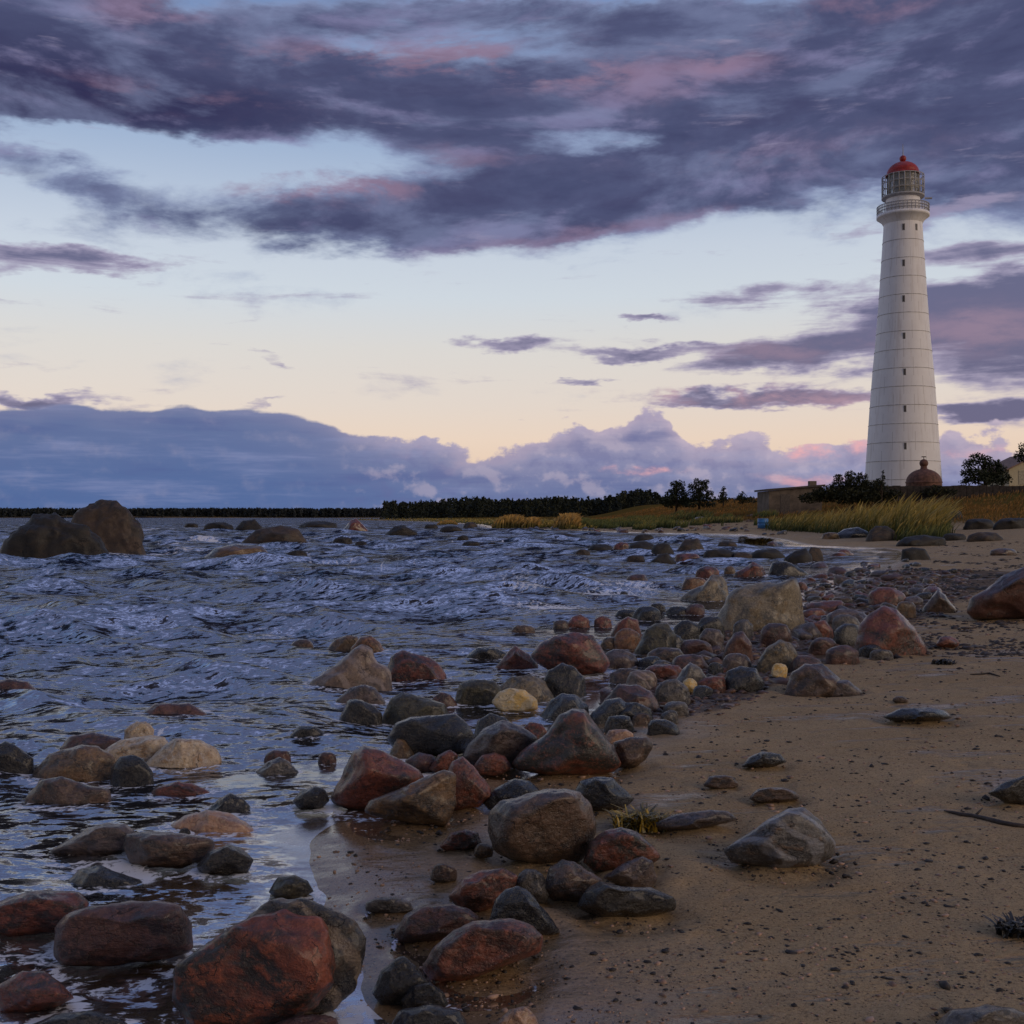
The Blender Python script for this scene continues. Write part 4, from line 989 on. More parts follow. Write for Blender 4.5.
    ('round dark maroon rock at the tip of the sand spit', 'maroon', (807, 547, 823, 562), G4, 'rock'),
    ('dark brown square rock in the far shallows', 'brown', [(674, 554), (684, 540), (698, 538), (704, 548), (702, 555)], G4, 'rock', 0.45),
    ('black dome rock in the far shallows below the striped one', 'dark', [(650, 562), (660, 554), (668, 553), (676, 563)], G4, 'rock', 0.42),
    ('dark rock with a pale stripe in the far shallows', 'banded', (650, 543, 673, 556), G4, 'rock'),
    ('long black rock in the far shallows left of the striped one', 'dark', (629, 541, 656, 553), G4, 'rock'),
    ('long low dark rock in the far shallows, leftmost of its row', 'dark', (588, 544, 614, 552), G4, 'rock'),
    ('small reddish rock at the end of the long low dark one', 'red', (613, 542, 629, 551), G4, 'rock'),
    ('small brown rock under the long black one in the far shallows', 'brown', (627, 555, 645, 562), G4, 'rock'),
    ('tiny dark brown rock alone in the foaming shallows', 'maroon', (627, 574, 647, 582), G4, 'stone'),
    ('black speck of rock in the white foam', 'dark', (620, 591, 628, 597), G4, 'stone'),
    ('flat dark stone pair, left, in bright water before the ochre split rock', 'dark', (666, 606, 692, 615), G4, 'stone'),
    ('flat dark stone pair, right, in bright water before the ochre split rock', 'maroon', (685, 604, 705, 615), G4, 'stone'),
    ('low dark slab in the far shallows beside the square brown rock', 'dark', (703, 549, 736, 560), G4, 'rock'),
    ('low brown slab in the far shallows between two dark ones', 'brown', (732, 552, 752, 560), G4, 'rock'),
    ('long dark grey slab just left of the sand spit', 'grey', (750, 549, 784, 559), G4, 'rock'),
    ('dark brown rock at the bright water strip by the seaweed mound', 'maroon', (716, 541, 738, 550), G4, 'rock'),
    ('small dark rock at the edge of the bright water strip', 'dark', (738, 536, 749, 543), G4, 'rock'),
    ('small black rock before the far bright water strip', 'dark', (634, 534, 654, 542), G4, 'rock'),
    ('dark pointed rock at the far waterline', 'dark', (690, 533, 702, 541), G4, 'rock'),
    ('reddish brown rock low behind the square brown one', 'red', (674, 553, 700, 562), G4, 'rock'),
    # --- out at sea
    ('wide dark low sea boulder, the front one of the big pair', 'seadark', [(0, 556), (3, 540), (20, 525), (35, 515), (55, 513), (62, 519), (85, 525), (100, 540), (110, 553), (90, 560), (40, 561), (0, 560)], G5, 'boulder', 0.3, 2.4),
    ('tall brown sea boulder with a sheer right face, back one of the big pair', 'seabrown', [(68, 525), (80, 508), (100, 501), (118, 503), (130, 511), (140, 525), (144, 548), (138, 554), (105, 556), (80, 550)], G5, 'boulder', 0.34, 2.0),
    ('low ochre ledge awash right of the big pair of sea boulders', 'ochre', [(203, 558), (215, 548), (235, 544), (262, 546), (272, 558), (240, 561)], G5, 'rock', 0.3),
    ('reddish grey hump in the sea behind the low ochre ledge', 'maroon', [(243, 541), (255, 530), (280, 525), (298, 529), (307, 541), (275, 544)], G5, 'rock', 0.34),
    ('round black hump in the sea near the far wood', 'dark', [(235, 529), (242, 521), (255, 519), (264, 529), (250, 531)], G5, 'rock', 0.4),
    ('low double rock left of the round black hump', 'dark', (203, 522, 233, 531), G5, 'rock'),
    ('smallest low rock far left of the round black hump', 'dark', (184, 523, 198, 528), G5, 'rock'),
    ('long flat reef of dark rock right of the round black hump', 'dark', (300, 521, 337, 528), G5, 'rock'),
    ('pointed reddish brown rock in the sea near the headland', 'red', [(342, 531), (350, 521), (356, 518), (368, 530), (355, 532)], G5, 'rock', 0.4),
    ('grey double hump in the sea off the headland tip', 'grey', [(385, 534), (395, 526), (403, 525), (417, 532), (405, 536)], G5, 'rock', 0.4),
    ('low black rock at the right of the low ochre ledge', 'dark', (286, 550, 308, 558), G5, 'rock'),
    ('small dark hump beyond the low black rock', 'dark', (332, 537, 353, 545), G5, 'rock'),
    ('tiny black rock right of a small dark hump', 'dark', (355, 541, 367, 547), G5, 'rock'),
    ('small black rock with a white wave behind it in the open sea', 'dark', (457, 535, 469, 543), G5, 'rock'),
    ('flat rock just right of the small black one in the open sea', 'dark', (462, 541, 480, 547), G5, 'rock'),
    ('tiny flat rock nearer the reed shore in the open sea', 'dark', (487, 542, 500, 547), G5, 'rock'),
    ('pale brown rock off the reed shore', 'brown', (463, 522, 477, 529), G5, 'rock'),
    ('thin dark reef between the headland and the reed shore', 'dark', (424, 524, 438, 529), G5, 'rock'),
    ('long thin reef close under the reed shore', 'dark', (439, 526, 462, 532), G5, 'rock'),
    ('low dark rock right under the reed shore', 'dark', (545, 533, 575, 539), G5, 'rock'),
    ('brown low rock on the far left of the reed shore', 'brown', (575, 549, 590, 557), G5, 'rock'),
    # --- foot of the dune
    ('blue grey flat boulder at the foot of the tall reeds', 'blue', [(834, 534), (845, 526), (858, 523), (868, 529), (872, 536), (850, 538)], G6, 'boulder', 0.4),
    ('rounded brown grey boulder at the foot of the tall reeds', 'seabrown', [(866, 538), (869, 527), (876, 521), (887, 521), (895, 528), (898, 538), (882, 541)], G6, 'boulder', 0.4),
    ('wide dark boulder lying before the tall reeds', 'dark', [(897, 542), (905, 534), (925, 531), (945, 535), (930, 543), (910, 546)], G6, 'boulder', 0.35),
    ('grey square boulder on the sand below the wide dark one', 'seadark', [(901, 558), (902, 546), (912, 543), (925, 545), (930, 556), (915, 560)], G6, 'boulder', 0.4),
    ('dark boulder high up by the dune grass', 'dark', (944, 506, 962, 520), G6, 'boulder'),
    ('wide dark grey boulder in the row under the dune', 'seadark', (963, 515, 994, 529), G6, 'boulder'),
    ('brown boulder at the right end of the row under the dune', 'seadark', (994, 514, 1030, 529), G6, 'boulder'),
    ('flat mauve boulder on the sand under the dune row', 'mauve', (968, 529, 1002, 541), G6, 'boulder'),
    ('low brown stone on the upper beach right of the grey square boulder', 'brown', (990, 546, 1016, 555), G6, 'stone'),
    ('flat grey boulder left of the flat mauve one', 'seadark', (942, 531, 966, 540), G6, 'boulder'),
    ('tan stone at the grass edge left of the blue grey flat boulder', 'ochre', (822, 530, 840, 539), G6, 'stone'),
    ('pale stone on the sandy rise beyond the bay', 'layer', (694, 515, 706, 522), G6, 'stone'),
]
for row in ROCKS:
    label, mat, out_ = row[0], row[1], row[2]
    low_ = out_[3] if not hasattr(out_[0], '__len__') else max(p[1] for p in out_)
    if low_ < 570 and row[3] == G6: mat = {'dark': 'seadark', 'mauve': 'seabrown', 'grey': 'seabrown'}.get(mat, mat)
    elif low_ < 570: mat = {'dark': 'seadark', 'grey': 'seadark', 'banded': 'seadark', 'mauve': 'seabrown', 'brown': 'seabrown', 'maroon': 'seabrown'}.get(mat, mat)
    if row[3] == G6:      # these lie low among the grass
        out_ = (out_[0], out_[1] + 0.25 * (out_[3] - out_[1]), out_[2], out_[3]) if not hasattr(out_[0], '__len__') else [(a, low_ - 0.75 * (low_ - b)) for a, b in out_]
    put_rock(label, mat, out_, row[4], row[3], 'boulder' if row[4] == 'boulder' else ('stone' if row[4] == 'stone' else 'rock'),
             row[5] if len(row) > 5 else None, lo=(0.50 if row[3] in (G1, G5) and row[4] == 'boulder' else 0.60), rough=(1.0 if len(row) < 7 else row[6] + 0.3))


# cobbles that fill the bank: nothing tells them apart, so they share a label within each kind
def scatter_stones():
    rs = np.random.RandomState(5)
    mats = ['red', 'brown', 'maroon', 'mauve', 'grey', 'dark', 'blue', 'ochre', 'orange', 'redb']
    protos = {}
    for mi, mk in enumerate(mats):
        for v in range(2):
            P, f = rock_shape(auto_outline(-1, -0.62, 1, 0.62, rs, ['dome', 'block', 'peak'][(mi + v) % 3]), 4, rs, 0.8, 1.3)
            P[:, 2] *= -1 if False else 1
            me_o = mesh_np('cobble', P, f, RM[mk])
            protos[mk, v] = me_o
    words_ = {'red': 'red brown', 'brown': 'brown', 'maroon': 'maroon', 'mauve': 'mauve grey', 'grey': 'grey', 'dark': 'black', 'blue': 'blue black', 'ochre': 'ochre', 'orange': 'orange', 'redb': 'bright red'}
    used = set()
    # band polygons in picture pixels with a count, and the size range in metres
    zones = [([(790, 585), (860, 562), (900, 560), (965, 575), (950, 590), (900, 612), (860, 608), (850, 625), (800, 640), (805, 600)], 150, (0.12, 0.34), 'cobbles of the bank between the lichened boulder and the upper beach', 'wet cobble heaped behind the red brown pyramid boulder'),
             ([(590, 640), (700, 605), (722, 622), (720, 660), (800, 640), (860, 655), (790, 665), (760, 690), (680, 700), (610, 720)], 50, (0.06, 0.16), 'cobbles filling the near bank', 'small cobble wedged between bigger stones of the near bank'),
             ([(640, 538), (780, 543), (860, 560), (820, 572), (700, 572), (620, 562)], 60, (0.25, 0.95), 'stones awash in the bay', 'small stone awash in the bay before the reeds'),
             ([(490, 527), (640, 530), (700, 526), (780, 531), (790, 537), (700, 531), (640, 534), (490, 530.5)], 40, (0.3, 0.9), 'stones along the far waterline', 'small stone along the far waterline below the reeds'),
             ]
    for poly, cnt, (s0, s1), grp, lab in zones:
        made = 0; tries = 0
        xs = [p[0] for p in poly]; ys = [p[1] for p in poly]
        while made < cnt and tries < 6000:
            tries += 1
            px, py = rs.uniform(min(xs), max(xs)), rs.uniform(min(ys), max(ys))
            ins = False
            for i in range(len(poly)):
                (ax, ay), (bx, by) = poly[i], poly[(i + 1) % len(poly)]
                if (ay > py) != (by > py) and px < (bx - ax) * (py - ay) / (by - ay) + ax: ins = not ins
            if not ins: continue
            d = hit(px, py, False)
            if d > 399: continue
            mk = mats[min(9, int(rs.choice(10, p=[.20, .18, .16, .09, .08, .12, .05, .06, .03, .03])))]
            v = rs.randint(2)
            src = protos[mk, v]
            if (mk, v) in used:
                o = src.copy(); COL.objects.link(o)
            else:
                o = src; used.add((mk, v))
            s = rs.uniform(s0, s1) * 0.5 * (1 + 0.6 * (rs.rand() < 0.12))
            p = at(px, py, d)
            o.location = (p[0], p[1], p[2] + s * 0.10)
            o.rotation_euler = (rs.uniform(-0.3, 0.3), rs.uniform(-0.3, 0.3), rs.uniform(0, 6.28))
            o.scale = (s, s * rs.uniform(0.75, 1.0), s * rs.uniform(0.7, 1.05))
            tag(o, lab.replace('cobble', words_[mk] + ' cobble').replace('small stone', 'small ' + words_[mk] + ' stone'), 'stone', grp + ', ' + words_[mk])
            o.name = 'cobble'
            made += 1
    for k, o in protos.items():
        if k not in used: bpy.data.objects.remove(o)


scatter_stones()
build_ground()
build_water()


# ---------------------------------------------------------------- small litter on the sand
def lumps(name, label, mat, pts, sizes, rs, flat=0.6, cat='litter'):
    base = np.array([(1, 0, 0), (-1, 0, 0), (0, 1, 0), (0, -1, 0), (0, 0, 1), (0, 0, -1)], float)
    bm = bmesh.new(); bmesh.ops.create_icosphere(bm, subdivisions=1, radius=1.0)
    base = np.array([tuple(v.co) for v in bm.verts]); bf = np.array([[v.index for v in q.verts] for q in bm.faces]); bm.free()
    n = len(pts); k = len(base)
    jit = 1 + rs.uniform(-0.35, 0.35, (n, k))
    sc = np.stack([sizes * rs.uniform(0.7, 1.5, n), sizes * rs.uniform(0.7, 1.2, n), sizes * flat * rs.uniform(0.7, 1.1, n)], 1)
    a = rs.uniform(0, 6.28, n); ca, sa = np.cos(a), np.sin(a)
    L = base[None] * jit[..., None] * sc[:, None]
    X = L[..., 0] * ca[:, None] - L[..., 1] * sa[:, None]; Y = L[..., 0] * sa[:, None] + L[..., 1] * ca[:, None]
    V = np.stack([X, Y, L[..., 2]], -1) + pts[:, None]
    Fc = (bf[None] + (np.arange(n) * k)[:, None, None]).reshape(-1, 3)
    o = mesh_np(name, V.reshape(-1, 3), Fc, mat)
    return tag(o, label, cat, kind='stuff')


def sand_litter():
    rs = np.random.RandomState(17)
    def sample(n, dmax, smin):
        d = np.sqrt(rs.uniform(2.2 ** 2, dmax ** 2, n * 4)) if False else np.exp(rs.uniform(math.log(2.2), math.log(dmax), n * 4))
        a = rs.uniform(-0.5, 0.62, n * 4)
        x, y = d * np.tan(a), d
        sd = shore_dist(x, y)
        cl = noise3(x * 1.1, y * 1.1, 0.0, 41) + 0.6 * noise3(x * 3.5, y * 3.5, 0.0, 42)
        ok = (sd > smin) & (sd < 9) & (cl > rs.uniform(-0.5, 0.75, n * 4))
        x, y = x[ok][:n], y[ok][:n]
        return np.stack([x, y, terrain(x, y)], 1)
    wm = simple_mat('dried_bladder_weed', (.030, .022, .018), 0.6, 0.4, 60, 0.3)
    p = sample(7000, 22, 0.05); s = np.exp(rs.normal(math.log(0.0055), 0.5, len(p))).clip(0.002, 0.022) * (0.6 + p[:, 1] * 0.09)
    lumps('weed_crumbs', 'dark crumbs of dried seaweed strewn over the brown sand', wm, p, s, rs, 0.6, 'seaweed')
    gm = simple_mat('beach_grit', (.30, .185, .125), 0.5, 0.6, 9, 0.2)
    p = sample(9000, 14, -0.1); s = np.exp(rs.normal(math.log(0.0036), 0.55, len(p))).clip(0.0015, 0.016) * (0.6 + p[:, 1] * 0.10)
    lumps('gravel', 'fine reddish and pale gravel sprinkled over the sand', gm, p, s, rs, 0.6, 'gravel')
    # brown weed and pebbles massed beside the cobble bank
    px = rs.uniform(880, 1030, 3500); py = 575 + 75 * rs.rand(3500) ** 1.1
    d = F * (CAMH - 0.16) / (py - HY); x = (px - CX) / F * d
    keep = noise3(x * 1.3, d * 0.8, 0, 47) + 0.5 * noise3(x * 4, d * 3, 0, 48) > rs.uniform(-0.2, 0.5, len(x))
    x, d = x[keep], d[keep]
    p = np.stack([x, d, terrain(x, d)], 1)
    lumps('weed_wrack', 'dark wrack and pebbles matted on the sand above the cobble bank', simple_mat('beach_wrack', (.055, .038, .030), 0.6, 0.6, 12, 0.3), p, np.exp(rs.normal(math.log(0.022), 0.5, len(p))).clip(0.008, 0.07), rs, 0.55, 'seaweed')
    # shingle between the cobbles of the bank
    px = rs.uniform(600, 970, 6000); py = rs.uniform(558, 712, 6000)
    d = F * (CAMH - 0.08) / (py - HY); x = (px - CX) / F * d
    keep = bank_mask(x, d) > rs.uniform(0.1, 0.9, len(x)); x, d = x[keep], d[keep]
    p = np.stack([x, d, terrain(x, d)], 1)
    lumps('shingle', 'dark wet shingle packed between the cobbles of the bank', simple_mat('dark_shingle', (.095, .055, .042), 0.35, 0.8, 7, 0.2), p, np.exp(rs.normal(math.log(0.006), 0.5, len(p))) * (0.4 + d * 0.35), rs, 0.6, 'gravel')
    # rubble on the sandy shelf beyond the bay
    px = rs.uniform(480, 800, 900); py = rs.uniform(513, 531, 900)
    P3 = []
    for a, b in zip(px, py):
        d = hit(a, b, False)
        if 85 < d < 190:
            q = at(a, b, d); P3.append(q)
    p = np.array(P3); keep = (noise3(p[:, 0] / 3, p[:, 1] / 5, 0, 91) > -.05) & (shore_dist(p[:, 0], p[:, 1]) > -1)
    p = p[keep]
    lumps('rubble', 'pale and dark rubble strewn on the sandy shelf beyond the bay', simple_mat('shelf_rubble', (.17, .12, .095), 0.8, 0.7, 1.2, 0.2), p, np.exp(rs.normal(math.log(0.14), 0.45, len(p))), rs, 0.6, 'rubble')
    # far wrack lines on the upper beach
    P2 = []
    for py0, x0, x1, n in ((549, 880, 1030, 60), (556, 930, 1030, 60), (563, 900, 1030, 110), (571, 940, 1030, 130), (543, 930, 1030, 50), (580, 950, 1000, 60)):
        px = rs.uniform(x0, x1, n); py = py0 + 1.6 * np.sin(px * 0.05 + py0) + rs.normal(0, 0.9, n)
        d = F * (CAMH - 0.25) / (py - HY)
        x = (px - CX) / F * d
        P2.append(np.stack([x, d, terrain(x, d)], 1))
    p = np.concatenate(P2)
    lumps('wrack_lines', 'thin dark lines of wrack along the upper beach', wm, p, np.exp(rs.normal(math.log(0.045), 0.5, len(p))).clip(0.02, 0.12), rs, 0.4, 'seaweed')


sand_litter()


def driftwood():
    pts = [(944, 812), (952, 813.5), (962, 816), (972, 817), (985, 820), (1000, 824), (1014, 826.5), (1030, 828)]
    P = []
    for px, py in pts:
        d = hit(px, py); p = at(px, py, d); P.append((p[0], p[1], p[2] + 0.006))
    c = P[3]
    b = MB(); b.tube([(p[0] - c[0], p[1] - c[1], p[2] - c[2]) for p in P], [0.003, 0.007, 0.010, 0.009, 0.011, 0.012, 0.011, 0.009], 8)
    o = b.build('driftwood_stick', simple_mat('wet_driftwood', (.045, .032, .026), .6, .4, 30, .4), None, True, c)
    tw = MB(); tw.tube([(0.02, 0, 0.005), (0.06, 0.05, 0.012), (0.09, 0.10, 0.008)], [0.006, 0.004, 0.002], 6)
    tw.build('twig', o.data.materials[0], o, True)
    tag(o, 'thin dark crooked stick lying on the sand at the right edge', 'stick')
    # thin twig on the upper sand
    b = MB(); P = []
    for px, py in ((970, 675), (980, 675), (990, 674), (1000, 677)):
        d = hit(px, py); p = at(px, py, d); P.append((p[0], p[1], p[2] + 0.006))
    c = P[1]; b.tube([(p[0] - c[0], p[1] - c[1], p[2] - c[2]) for p in P], [0.004, 0.009, 0.009, 0.004], 6)
    tag(b.build('driftwood_stick', o.data.materials[0], None, True, c), 'short straight twig on the sand below the dark right boulder', 'stick')


driftwood()


def weed_tuft(px, py, w, h, n, label, seed, cols):
    rs = np.random.RandomState(seed)
    d = hit(px, py); c = at(px, py, d); s = d / F
    V, Fc, T = [], [], []
    for i in range(n):
        bx, by = np.clip(rs.normal(0, w * s * 0.24), -w * s * .45, w * s * .45), np.clip(rs.normal(0, w * s * 0.16), -w * s * .3, w * s * .3)
        a = rs.uniform(0, 6.28); L = rs.uniform(0.4, 1.0) * h * s; lean = rs.uniform(0.2, 1.2)
        wd = rs.uniform(0.003, 0.008) * max(1, d / 5); b0 = len(V)
        for k in range(4):
            u = k / 3
            ox_ = math.cos(a) * lean * L * u * u; oy_ = math.sin(a) * lean * L * u * u
            ww = wd * (1 - 0.6 * u)
            V += [(bx + ox_ - math.sin(a) * ww, by + oy_ + math.cos(a) * ww, L * u * (1 - 0.35 * u)), (bx + ox_ + math.sin(a) * ww, by + oy_ - math.cos(a) * ww, L * u * (1 - 0.35 * u))]
        T += [rs.rand()] * 8
        Fc += [(b0 + 2 * k, b0 + 2 * k + 1, b0 + 2 * k + 3, b0 + 2 * k + 2) for k in range(3)]
    m, t = material('seaweed_' + str(seed))
    t.out(t.principled(t.ramp(t.attr('tint'), [(0.0, cols[0]), (0.55, cols[1]), (1.0, cols[2])]), 0.4))
    o = mesh_np('seaweed_clump', V, Fc, m, attrs={'tint': T}, loc=tuple(c))
    return tag(o, label, 'seaweed')


weed_tuft(640, 828, 55, 26, 420, 'yellow green seaweed clump behind the red stone with a dark end', 31, ((.03, .03, .012), (.16, .12, .02), (.60, .38, .04)))
weed_tuft(1016, 934, 40, 22, 260, 'black seaweed clump on the sand at the right edge', 32, ((.015, .013, .012), (.03, .025, .02), (.05, .04, .03)))
weed_tuft(758, 545, 26, 11, 900, 'brown seaweed mound at the water beyond the lichened boulder', 33, ((.06, .045, .015), (.12, .085, .03), (.17, .12, .045)))
weed_tuft(943, 664, 26, 8, 120, 'small dark seaweed scrap on the sand below the orange red stone', 34, ((.015, .013, .012), (.03, .025, .02), (.05, .04, .03)))
# ---------------------------------------------------------------- lighthouse
LD = 142.0
LS = LD / F
LX = (902.9 - CX) * LS


def lz(py): return CAMH + (HY - py) * LS


def build_lighthouse():
    # painted plates with faint rust runs and patched tone
    m, t = material('white_painted_iron')
    tc = t.new('ShaderNodeTexCoord').outputs['Object']
    ox_, oy_, oz_ = t.sep(tc)
    n = t.noise(tc, 0.35, 6, 0.6)
    run = t.noise(t.xyz(t.m('MULTIPLY', ox_, 1.6), t.m('MULTIPLY', oy_, 1.6), t.m('MULTIPLY', oz_, 0.10)), 1.2, 5, 0.65)
    c = t.mix(t.rng(n, 0.35, 0.65), (.85, .825, .84), (.91, .89, .905))
    c = t.mix(t.m('MULTIPLY', t.rng(run, 0.50, 0.74), 0.32), c, (.42, .34, .30))
    ang = t.m('ARCTAN2', oy_, ox_)
    row = t.m('FLOOR', t.m('MULTIPLY', t.m('SUBTRACT', oz_, 0.75), 1 / (18.3 * LS)))
    seam = t.m('FRACT', t.m('ADD', t.m('MULTIPLY', ang, 10 / 6.2832), t.m('MULTIPLY', row, 0.5)))
    sl = t.m('LESS_THAN', t.m('ABSOLUTE', t.m('SUBTRACT', seam, 0.5)), 0.012)
    c = t.mix(t.m('MULTIPLY', sl, 0.45), c, (.34, .30, .29))
    t.out(t.principled(c, 0.55, t.bump(n, 0.15, 0.05), 0.35))
    white = m
    band = simple_mat('dark_plate_joint', (.50, .48, .48), .7, .3, 3)
    red = simple_mat('red_dome_paint', (.33, .030, .022), .42, .25, 2.5)
    grey = simple_mat('grey_gallery_iron', (.40, .385, .39), .6, .2, 4)
    dark = simple_mat('window_dark', (.09, .08, .08), .5, .3, 5)
    glass, t = material('lantern_glass')
    p = t.new('ShaderNodeBsdfPrincipled'); p.inputs['Base Color'].default_value = (.50, .50, .48, 1); p.inputs['Roughness'].default_value = .12; p.inputs['Alpha'].default_value = 0.55
    t.out(p.outputs[0])
    z0 = 4.3
    root = empty('lighthouse', (LX, LD, z0))
    tag(root, 'tall tapered white lighthouse with a red dome on the dune', 'lighthouse')
    prof_px = [(500, 37.6), (482, 36.6), (445, 34.2), (408, 31.8), (370, 28.9), (334, 25.5), (296, 22.8), (260, 20.5), (226, 18.4)]
    ys = np.array([p_[0] for p_ in prof_px]); rr = np.array([p_[1] for p_ in prof_px])
    def rad(py): return float(np.interp(-py, -ys, rr)) * LS
    b = MB(); b.lathe([(rad(py), lz(py) - z0) for py in np.linspace(500, 222, 40)], 96)
    shaft = b.build('shaft', white, root, True)
    py = 480.5
    k = 0
    while py > 226:
        j = MB(); r = rad(py) + 0.035; zz = lz(py) - z0
        j.lathe([(r - 0.06, zz - 0.05), (r, zz - 0.035), (r, zz + 0.035), (r - 0.06, zz + 0.05)], 96)
        j.build('plate_joint', band, root, True)
        py -= 18.25
    for px, py in ((893.4, 448.2), (894.0, 411.7), (894.6, 375.6), (895.2, 340), (895.7, 303), (896.5, 267.5), (897.2, 231.6), (910.0, 231.6)):
        x = (px - 902.9) * LS; r = rad(py); th = math.asin(max(-1, min(1, x / r)))
        f = MB(); f.box(-0.17, 0.17, -0.03, 0.30, -0.44, 0.44)
        w = f.build('window', grey, root, False, (math.sin(th) * r, -math.cos(th) * r, lz(py) - z0)); w.rotation_euler = (0, 0, th)
        g = MB(); g.box(-0.12, 0.12, -0.036, 0.2, -0.38, 0.38); g.build('pane', dark, w)
    # gallery
    g = MB(); g.lathe([(rad(226) - 0.1, lz(226.5) - z0), (20.5 * LS, lz(221.5) - z0), (24.2 * LS, lz(218.4) - z0), (25.2 * LS, lz(217.8) - z0), (25.2 * LS, lz(215.2) - z0), (15 * LS, lz(214.9) - z0)], 64)
    g.build('gallery_floor', white, root, True)
    par, t = material('gallery_mesh_panel')
    p = t.new('ShaderNodeBsdfPrincipled'); p.inputs['Base Color'].default_value = (.62, .60, .60, 1); p.inputs['Roughness'].default_value = .6; p.inputs['Alpha'].default_value = 0.55
    t.out(p.outputs[0])
    r_ = MB()
    for k in range(40):
        a = 2 * math.pi * k / 40; r = 24.7 * LS
        r_.tube([(r * math.cos(a), r * math.sin(a), lz(215.4) - z0), (r * math.cos(a), r * math.sin(a), lz(206.8) - z0)], 0.035, 6)
    for zz in (206.8, 209.6, 212.4):
        r_.lathe([(24.7 * LS - 0.05, lz(zz) - z0 - 0.04), (24.7 * LS + 0.05, lz(zz) - z0 - 0.04), (24.7 * LS + 0.05, lz(zz) - z0 + 0.04), (24.7 * LS - 0.05, lz(zz) - z0 + 0.04), (24.7 * LS - 0.05, lz(zz) - z0 - 0.04)], 64)
    rail = r_.build('gallery_railing', grey, root, True)
    pn = MB(); pn.lathe([(24.3 * LS, lz(215.0) - z0), (24.3 * LS, lz(207.2) - z0)], 64); pn.build('mesh_panel', par, rail, True)
    d = MB(); d.lathe([(16.4 * LS, lz(215.4) - z0), (16.2 * LS, lz(199) - z0), (16.6 * LS, lz(197.2) - z0)], 64); d.build('service_room', white, root, True)
    fl = MB(); fl.lathe([(16 * LS, lz(199.5) - z0), (19.5 * LS, lz(198.6) - z0), (20.4 * LS, lz(198.2) - z0), (20.4 * LS, lz(196.9) - z0), (12 * LS, lz(196.6) - z0)], 64)
    fl.build('lantern_floor', grey, root, True)
    lg = MB(); lg.lathe([(14.4 * LS, lz(197) - z0), (14.4 * LS, lz(175) - z0)], 48); gl = lg.build('lantern_glazing', glass, root, True)
    bars = MB()
    for k in range(16):
        a = 2 * math.pi * (k + 0.5) / 16; r = 14.7 * LS
        bars.tube([(r * math.cos(a), r * math.sin(a), lz(197) - z0), (r * math.cos(a), r * math.sin(a), lz(175) - z0)], 0.075, 6)
    for zz in (196.2, 190, 183, 175.8):
        bars.lathe([(14.75 * LS, lz(zz) - z0 - .07), (14.9 * LS, lz(zz) - z0 - .07), (14.9 * LS, lz(zz) - z0 + .07), (14.75 * LS, lz(zz) - z0 + .07)], 48)
    bars.build('glazing_bars', simple_mat('pale_lantern_frame', (.36, .33, .27), .5, .2, 4), gl, True)
    ln = MB(); ln.lathe([(2 * LS, lz(197) - z0), (5 * LS, lz(195) - z0), (8.5 * LS, lz(190) - z0), (9.0 * LS, lz(186) - z0), (8.0 * LS, lz(180) - z0), (4 * LS, lz(177) - z0)], 32, True, True)
    ln.build('lens', simple_mat('dark_lens_core', (.07, .075, .07), .15, .5, 3), root, True)
    cg = MB()
    for k in range(24):
        a = 2 * math.pi * k / 24; r = 20.0 * LS
        cg.tube([(r * math.cos(a), r * math.sin(a), lz(197) - z0), (r * math.cos(a), r * math.sin(a), lz(177) - z0)], 0.05, 6)
    for zz in (177, 184, 190.5):
        cg.lathe([(19.8 * LS, lz(zz) - z0 - .05), (20.2 * LS, lz(zz) - z0 - .05), (20.2 * LS, lz(zz) - z0 + .05), (19.8 * LS, lz(zz) - z0 + .05), (19.8 * LS, lz(zz) - z0 - .05)], 64)
    for k in range(8):
        a = 2 * math.pi * (k + .5) / 8
        cg.tube([(20 * LS * math.cos(a), 20 * LS * math.sin(a), lz(177) - z0), (15 * LS * math.cos(a), 15 * LS * math.sin(a), lz(175.4) - z0)], 0.05, 6)
    cage = cg.build('lantern_cage', grey, root, True)
    dm = MB(); R = 15.6 * LS
    dm.lathe([(16.4 * LS, lz(176) - z0), (16.4 * LS, lz(174.7) - z0), (R, lz(174.4) - z0)] + [(R * math.cos(q), lz(174.4) - z0 + 12.4 * LS * math.sin(q)) for q in np.linspace(0.12, 1.44, 14)] + [(1.6 * LS, lz(161.4) - z0)], 48)
    dome = dm.build('dome', red, root, True)
    bl = MB(); bl.lathe([(max(0.02, 3.3 * LS * math.cos(q)), lz(158.8) - z0 + 3.3 * LS * math.sin(q)) for q in np.linspace(-1.5, 1.5, 14)], 24, True, True); bl.build('finial', red, dome, True)
    rd = MB(); rd.tube([(0, 0, lz(156) - z0), (0, 0, lz(144) - z0)], [0.07, 0.03], 6); rd.build('lightning_rod', grey, dome)
    ar = MB(); ar.tube([(19 * LS, -1, lz(200.5) - z0), (25.6 * LS, -1.2, lz(200.8) - z0)], 0.12, 6); ar.build('bracket', grey, root)


build_lighthouse()


